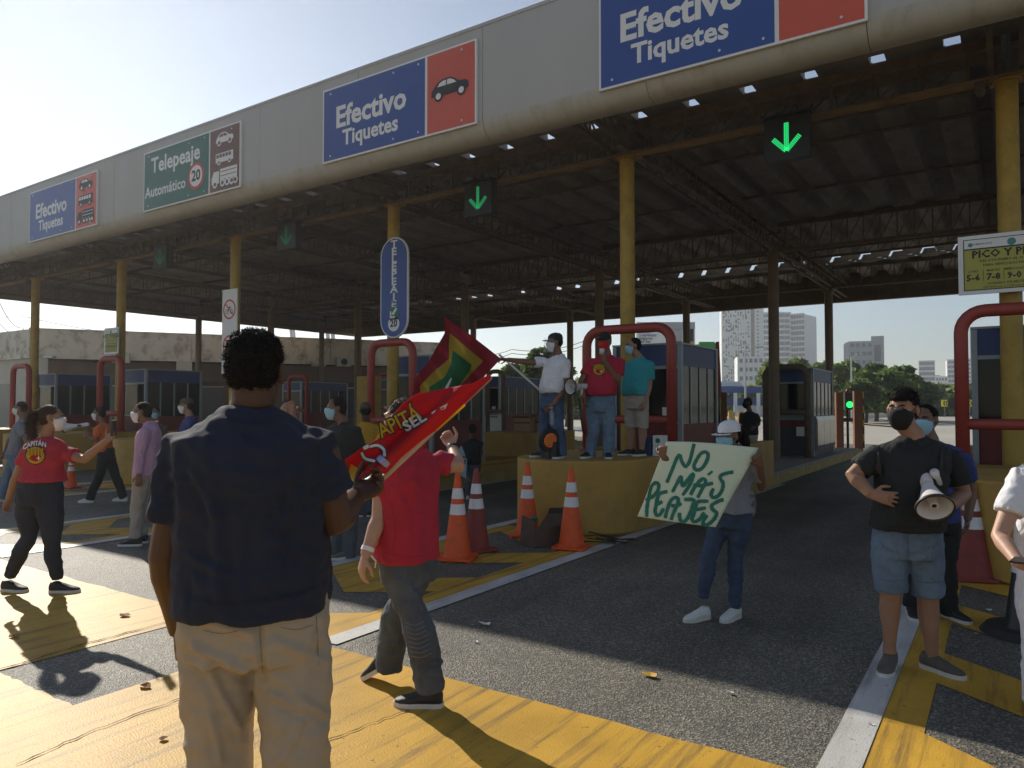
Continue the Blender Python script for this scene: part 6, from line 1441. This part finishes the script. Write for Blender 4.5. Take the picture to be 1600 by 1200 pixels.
# ---- quartered flag held by the man in white polo
c8 = lambda L_: [(630 + x / 8.57, 480 + y / 8.57) for x, y in L_]
def zg(x, y): return 9.78 + .10 * math.sin(x * .09 + y * .05) + .05 * math.sin(x * .21 - y * .12) - max(0, 700 - x) * .004
t = thing('crimson_flag', 'waving crimson, yellow and green flag held out by the man in the white polo', 'flag', tuple(at(783, 562, 9.75)))
MB().tube([at(780, 554, 9.80), at(848, 614, 9.58)], .014, 8).build('pole', M['mega'], t, smooth=True)
pxbuild(*polyg(c8([(545, 125), (900, 370), (1310, 690), (1140, 870), (900, 1130), (640, 1400), (100, 1420), (120, 1180), (150, 960), (330, 740), (560, 610), (555, 350)])), zg, 0, 'cloth', M['flag_wine'], t, 4, thick=.003)
pxbuild(*polyg(c8([(625, 345), (850, 540), (1070, 720), (760, 1050), (560, 1270), (250, 1290), (220, 1060), (400, 870), (615, 690), (612, 500)])), zg, .02, 'yellow_band', M['flag_yel2'], t, 4)
pxbuild(*polyg(c8([(665, 580), (800, 680), (920, 775), (890, 860), (745, 1060), (600, 1200), (360, 1210), (345, 1075), (560, 930), (640, 760)])), zg, .04, 'green_panel', M['flag_grn'], t, 4)
pxbuild(*polyg(c8([(640, 940), (650, 960), (600, 1090), (555, 1090), (580, 1040)])), zg, .06, 'white_star', M['white_print'], t, 4)
# ---- protest sign
def zs(x, y): return 5.30 + (x - 1040) * .0009 + .012 * math.sin(x * .035 + y * .02) + (y - 690) * -.0006
d8 = lambda L_: [(990 + x / 8, 680 + y / 8) for x, y in L_]
t = thing('protest_sign', 'pale green card lettered NO MÁS PEAJES held by the woman in the white cap', 'sign', tuple(at(1090, 760, 5.3)))
pxbuild(*polyg(d8([(415, 78), (700, 82), (1000, 100), (1300, 132), (1562, 156), (1480, 320), (1330, 590), (1180, 850), (1025, 1150), (700, 1110), (400, 1070), (48, 1015), (140, 800), (280, 430)])), zs, 0, 'card', M['card'], t, 10, thick=.002)
ST = [('N', [(415, 595), (480, 440), (540, 290), (580, 238)]), ('N', [(578, 240), (605, 330), (645, 400)]), ('N', [(640, 405), (695, 340), (735, 200), (758, 105)]),
      ('O', [(900, 205), (840, 230), (780, 320), (755, 390), (790, 435), (860, 410), (920, 310), (930, 235), (890, 203)]),
      ('M', [(485, 712), (545, 600), (593, 518), (602, 580), (622, 635), (690, 540), (745, 482), (735, 545), (690, 640), (612, 752)]),
      ('A', [(712, 748), (770, 640), (858, 548), (900, 575), (870, 650), (800, 782)]), ('A', [(745, 622), (830, 632), (905, 618), (995, 600)]), ('accent', [(930, 497), (987, 450)]),
      ('S', [(1250, 460), (1180, 472), (1100, 498), (1085, 540), (1120, 600), (1110, 680), (1060, 755), (1000, 780), (970, 740), (1000, 665)]),
      ('P', [(165, 1022), (170, 900), (190, 780), (220, 650), (270, 597), (312, 612), (308, 680), (250, 760), (150, 812)]),
      ('E', [(425, 703), (330, 730), (300, 790), (285, 870), (270, 950), (290, 1000), (330, 992), (378, 915)]), ('E', [(300, 862), (362, 828)]),
      ('A', [(395, 1038), (420, 940), (460, 830), (510, 782), (558, 795), (545, 880), (500, 970), (468, 1062)]), ('A', [(470, 880), (540, 882), (600, 852)]),
      ('J', [(632, 805), (750, 808), (740, 880), (700, 990), (650, 1070), (600, 1082), (577, 1025), (575, 968)]),
      ('E', [(938, 825), (800, 832), (782, 880), (760, 970), (732, 1045), (760, 1083), (830, 1048), (885, 965)]), ('E', [(780, 932), (905, 908)]),
      ('S', [(1128, 803), (1040, 835), (978, 880), (992, 930), (1040, 975), (1000, 1060), (920, 1120), (870, 1110), (880, 1060), (922, 998)])]
for k, (nm, pts) in enumerate(ST):
    pxbuild(*stroke(d8(pts), 5.6 if nm != 'accent' else 4, .12, k), zs, .004 + .0004 * k, 'painted_letter', M['teal'], t, 8, False)
# ---- megaphones
def megaphone(label, bell, d, R=.12, L=.34, mic=None):
    t = thing('megaphone', label, 'megaphone', tuple(bell)); d = Vector(d).normalized()
    T_ = lambda a, b, ra, rb, nm, m, par=t, caps=True: MB().tube([bell + d * a, bell + d * b], [ra, rb], 28, caps=caps).build(nm, m, par, auto=True)
    o = MB().tube([bell, bell - d * .03, bell - d * .09, bell - d * .17, bell - d * (L - .10)], [R, R * .86, R * .60, R * .36, R * .30], 28, caps=False).build('bell', M['mega'], t, smooth=True)
    s = o.modifiers.new('thick', 'SOLIDIFY'); s.thickness = .004
    o = MB().tube([bell - d * .010, bell + d * .006], [R + .002, R + .002], 32, caps=False).build('rim', M['blackp'], t, smooth=True); s = o.modifiers.new('thick', 'SOLIDIFY'); s.thickness = .009
    T_(-.12, -.02, R * .30, R * .22, 'inner_horn', M['mega']); T_(-.019, -.016, R * .13, R * .12, 'horn_mouth', M['blackp'])
    T_(-(L - .11), -L, R * .34, R * .38, 'amplifier', M['mega']); T_(-L, -L - .015, R * .36, R * .30, 'rear_cap', M['lav_print'] if mic else M['mega'])
    u = d.cross(CR if abs(d.dot(CR)) < .8 else CU).normalized(); u = u if u.z < 0 else -u
    c = bell - d * (L * .7); MB().tube([c + u * .03, c + u * .12], [.018, .016], 10).build('grip', M['blackp'] if not mic else M['mega'], t, smooth=True)
    return t
t = megaphone('white megaphone with dark rim hanging before the backpack man\'s waist', at(1461, 794, 4.20), -CF * .78 - CU * .56 - CR * .22, .102, .31)
MB().tube([at(1466, 756, 4.40), at(1463, 745, 4.38), at(1460, 738, 4.34)], [.024, .020, .026], 12).build('mic', M['mega'], t, smooth=True)
t = megaphone('white megaphone carried at the hip of the red shirted man on the block', at(891, 604, 9.45), -CR * .72 - CF * .62, .105, .30, True)
MB().tube([at(905, 622, 9.5), at(908, 650, 9.48), at(911, 672, 9.5), at(914, 678, 9.52)], .016, 6).build('strap', M['blackp'], t, smooth=True)
MB().tube([at(941, 545, 9.44), at(940, 553, 9.46)], [.036, .03], 10).build('hand_mic', M['mega'], t, smooth=True)
megaphone('white megaphone held up by the orange shirted person', at(100, 668, 12.0), -CR * .95 - CU * .12 - CF * .2, .09, .36)
# ---- phones, bottle, bands
t = thing('phone', 'smartphone held up by the woman with the ponytail', 'phone', tuple(at(177, 668, 6.34)))
MB().box(at(177.5, 669, 6.34), (.02, .075, .135), rz=RAD(40)).build('body', M['blackp'], t); MB().box(at(176.2, 669, 6.335), (.002, .068, .125), rz=RAD(40)).build('screen', M['tw_win'], t)
t = thing('phone', 'smartphone in the hand of the man at the right edge', 'phone', tuple(at(1594, 874, 3.5)))
MB().box(at(1596, 876, 3.55), (.075, .14, .01), rz=RAD(-10)).build('body', M['blackp'], t)
M['clear'] = mat('clear_plastic', (.75, .8, .85), .08, .02, 5, alpha=.14, spec=.5)
t = thing('water_bottle', 'clear water bottle hanging from the white polo man\'s hand', 'bottle', tuple(at(862, 652, 9.5)))
c = at(862, 638, 9.5); MB().tube([c, c - V(0, 0, .03), c - V(0, 0, .06), c - V(0, 0, .21), c - V(0, 0, .22)], [.013, .014, .032, .032, .026], 14).build('bottle_body', M['clear'], t, smooth=True); MB().tube([c, c + V(0, 0, .015)], .015, 10).build('cap', M['lav_print'], t)
# face shield
H = WH['H']; vs = []; n_ = 10
for z in (.055, -.05, -.13):
    for k in range(n_ + 1):
        a = RAD(15 + 150 * k / n_); vs.append(H(.102 * math.cos(a), .01 + .128 * math.sin(a) + (.02 if z < 0 else 0), z))
mb = MB().add(vs, [(r_ * (n_ + 1) + k, r_ * (n_ + 1) + k + 1, (r_ + 1) * (n_ + 1) + k + 1, (r_ + 1) * (n_ + 1) + k) for r_ in range(2) for k in range(n_)]); mb.build('face_shield', M['clear'], WH['t'], smooth=True)
# blue sign with letters
t = thing('blue_sign', 'small pale blue card with black hand lettering held by the dark clothed person', 'sign', tuple(at(714, 722, 12.5)))
zz = lambda x, y: 12.55
pxbuild(*polyg([(698, 726), (721, 696), (730, 719), (728, 748), (711, 737)]), zz, 0, 'card', M['pale_blue'], t, 20, False, thick=.006)
pxbuild(*xf(text2d('LIBR', 11, .03, 'LEFT', res=1), 727, 713, 112, .95), zz, .01, 'lettering', M['sign_black'], t, 20, False)
# wristbands
def band(I, K, label, m, w=.012):
    wr = I['P']('wr' + K); el = I['P']('el' + K); d = (wr - el).normalized(); c = wr - d * .035
    MB().tube([c - d * w, c + d * w], .036 * I['s'], 16, caps=False).build('wristband', m, I['t'], smooth=True)
band(RP_, 'L', '', M['white_print']); band(RP_, 'R', '', CL['maskk'])
wr = RP_['P']('wrL'); MB().tube([wr + CR * .03, wr + CR * .055 - CU * .03, wr + CR * .05 - CU * .065], [.006, .005, .004], 6).build('ribbon_end', M['white_print'], RP_['t'])
# back print of the woman
Zw = 6.35
def spx(I): return lambda x, y, e=0: at(x, y, Zw)
def pdecal(vf, I, m, name, lift=.006, Zp=6.3):
    return decal(vf, lambda x, y, e=0: at(x, y, Zp), I['shirt'], CF, m, name, I['t'], lift)
arc = text2d('CAPITÁN', 10.2, .03, 'CENTER', res=2); arc0 = text2d('CAPITÁN', 10.2, .07, 'CENTER', res=2)
def arch(vf): return [(54 + x * .86 + 0, 693 - y * 1.0 + (x / 22) ** 2 * 5.5 - x * .10) for x, y in vf[0]], vf[1]
pdecal(arch(arc0), WP, CL['navy'], 'letter_outline', .005); pdecal(arch(arc), WP, M['white_print'], 'lettering', .009)
def emblem(I, cx, cy, r, Zp, ls=1.0):
    E_ = lambda vf, m, nm, l: pdecal(vf, I, m, nm, l * ls, Zp)
    E_(polyvf(circ(cx, cy, r, 26, r * .95)), M['sign_black'], 'emblem_ring', .006)
    E_(polyvf(circ(cx, cy + r * .03, r * .86, 26, r * .80)), M['flag_yel'], 'emblem_disc', .010)
    E_(polyvf(circ(cx + r * .05, cy + r * .25, r * .55, 20, r * .36)), M['flag_red'], 'emblem_mouth', .014)
    for k in range(-2, 3):
        E_(stroke([(cx + k * r * .30, cy + r * .05), (cx + k * r * .34, cy - r * .72 + abs(k) * r * .08)], r * .24), M['sign_black'], 'finger_outline', .014)
        E_(stroke([(cx + k * r * .30, cy + r * .05), (cx + k * r * .34, cy - r * .80 + abs(k) * r * .08)], r * .15), M['flag_yel'], 'finger_print', .018)
    for a, b in (((cx + r * .12, cy + r * .3), (cx + r * .52, cy + r * .3)), ((cx + r * .32, cy + r * .08), (cx + r * .32, cy + r * .52))): E_(stroke([a, b], r * .1), M['white_print'], 'cross_print', .020)
emblem(WP, 55, 711, 16.5, 6.1, .9); emblem(RD, 936, 577, 10.5, 9.2, 1.1)
# backpack straps
for pts in ([(1380, 672), (1392, 676), (1384, 710), (1378, 742), (1366, 740), (1372, 706)], [(1455, 676), (1466, 684), (1470, 700), (1472, 722), (1466, 742), (1458, 730), (1455, 700)]):
    o = decal(polyvf(pts), lambda x, y, e=0: at(x, y, 4.1), BP['shirt'], CF, CL['strap'], 'backpack_strap', BP['t'], .008); s = o.modifiers.new('t', 'SOLIDIFY'); s.thickness = .007; s.offset = -1
# patterned scarf on the sign woman's side
M['pattern'] = mat('black_white_pattern', (.22, .22, .22), .8, .95, 16)
meld(MB().tube([at(1158, 745, 5.62), at(1166, 765, 5.56), at(1172, 785, 5.55), at(1174, 806, 5.57)], [.03, .045, .05, .03], 12), 'patterned_bag', M['pattern'], WS['t'], .012, 3, .5)
# white stroke marks on the nearer shoe of the flag walker
for o in [x for x in CH[RP_['t']] if x.name.startswith('shoe')][:2]:
    for pts in ([(652, 1074), (658, 1086), (664, 1073)], [(664, 1084), (668, 1073), (673, 1083)]):
        decal(stroke(pts, 1.6), lambda x, y, e=0: at(x, y, 3.8), o, CF, M['white_print'], 'shoe_mark', RP_['t'], .003)
    break

# stitched ribs on the knees of the flag walker's jeans
M['rib'] = mat('pale_denim_rib', (.13, .14, .16), .9, .2, 30)
for k in range(8):
    decal(stroke([(632 + k * 1.2, 972 + k * 7.5), (648 + k * 1.4, 977 + k * 7.2), (664 + k * 1.6, 970 + k * 7.2)], 1.7), lambda x, y, e=0: at(x, y, 3.8), RP_['tro'], CF, M['rib'], 'knee_rib', RP_['t'], .004)

# seams and hems
M['seam_navy'] = mat('navy_seam', (.010, .012, .024), .9, .1, 30); M['seam_khaki'] = mat('khaki_seam', (.24, .19, .135), .9, .1, 30); M['seam_black'] = mat('black_seam', (.008, .009, .010), .9, .1, 30)
M['seam_denim'] = mat('denim_seam', (.07, .11, .16), .9, .1, 30); M['seam_red'] = mat('red_seam', (.24, .010, .025), .9, .1, 30)
def seam(I, pts, w, m, Zp, tr=False, name='seam', lift=.0022): decal(stroke(pts, w), lambda x, y, e=0: at(x, y, Zp), I['tro'] if tr else I['shirt'], CF, M[m], name, I['t'], lift)
for pts in ([(294, 930), (340, 940), (400, 938), (460, 926), (512, 908)], [(294, 934), (340, 944), (400, 942), (460, 930), (512, 912)], [(236, 772), (262, 778), (290, 778)], [(505, 770), (520, 764), (540, 752)]): seam(BM, pts, .9, 'seam_navy', 1.9)
for pts in ([(352, 648), (372, 655), (396, 657), (420, 655), (442, 648)], [(350, 653), (372, 660), (396, 662), (420, 660), (444, 653)]): seam(BM, pts, 1.0, 'seam_navy', 1.9)
for pts in ([(404, 948), (407, 1000), (410, 1052)], [(492, 935), (496, 990), (498, 1040)], [(318, 985), (345, 990), (372, 986)], [(438, 980), (464, 984), (490, 976)]): seam(BM, pts, 1.1, 'seam_khaki', 1.9, True)
for pts in ([(1398, 690), (1412, 700), (1430, 703), (1448, 698), (1458, 688)], [(1372, 820), (1410, 824), (1462, 820)]): seam(BP, pts, .9, 'seam_black', 3.9)
for pts in ([(1417, 836), (1419, 860), (1420, 884)], [(1375, 905), (1395, 908), (1413, 906)], [(1432, 908), (1452, 911), (1474, 908)], [(1374, 845), (1384, 858), (1396, 862)]): seam(BP, pts, .9, 'seam_denim', 3.9, True)
for pts in ([(598, 862), (630, 870), (668, 868)], [(612, 790), (618, 830), (612, 864)]): seam(RP_, pts, .8, 'seam_red', 3.6)

# stray tufts that catch the light on the nearer heads
def fuzz(I, n, L, nm='hair', seed=4, r=.0011):
    for o in [x for x in CH[I['t']] if x.name.split('.')[0] == nm]:
        me = o.data; rr = random.Random(seed); W = wm(o); mb = MB(); vs_ = me.vertices
        for k in range(n):
            v = vs_[rr.randrange(len(vs_))]; p = W @ v.co; q = v.normal.copy()
            d = (q + Vector((rr.gauss(0, .5), rr.gauss(0, .5), rr.gauss(0, .5)))).normalized(); s = d.cross(Vector((rr.gauss(0, 1), rr.gauss(0, 1), rr.gauss(0, 1)))).normalized() * r
            e = p + d * L * rr.uniform(.4, 1.2); m_ = p.lerp(e, .5) + s * 2
            mb.add([p - s - q * .002, p + s - q * .002, m_ + s, e, m_ - s], [(0, 1, 2, 3, 4)])
        mb.build(nm + '_strands', me.materials[0], o, kind='stuff')
fuzz(BM, 5200, .011); fuzz(BP, 3000, .014); fuzz(RP_, 2600, .014); fuzz(WP, 2200, .010, r=.0009); fuzz(WP, 1800, .03, 'ponytail'); fuzz(NJ, 1600, .012); fuzz(BB, 1500, .012)

# ------------------------------------------------------------------ haze: one closed box of thin even air round everything
hm_ = bpy.data.materials.new('thin_haze'); hm_.use_nodes = True; n_ = hm_.node_tree.nodes; n_.remove(n_['Principled BSDF'])
pv = n_.new('ShaderNodeVolumePrincipled'); pv.inputs['Color'].default_value = (.93, .95, 1, 1); pv.inputs['Density'].default_value = .0008; pv.inputs['Anisotropy'].default_value = .62
hm_.node_tree.links.new(pv.outputs[0], n_['Material Output'].inputs['Volume'])
hz_ = MB().bb((-905, -65, -1.1), (905, 1105, 82)).build('haze', hm_, None, kind='stuff'); hz_['label'] = 'thin pale haze filling the air over the whole plaza'
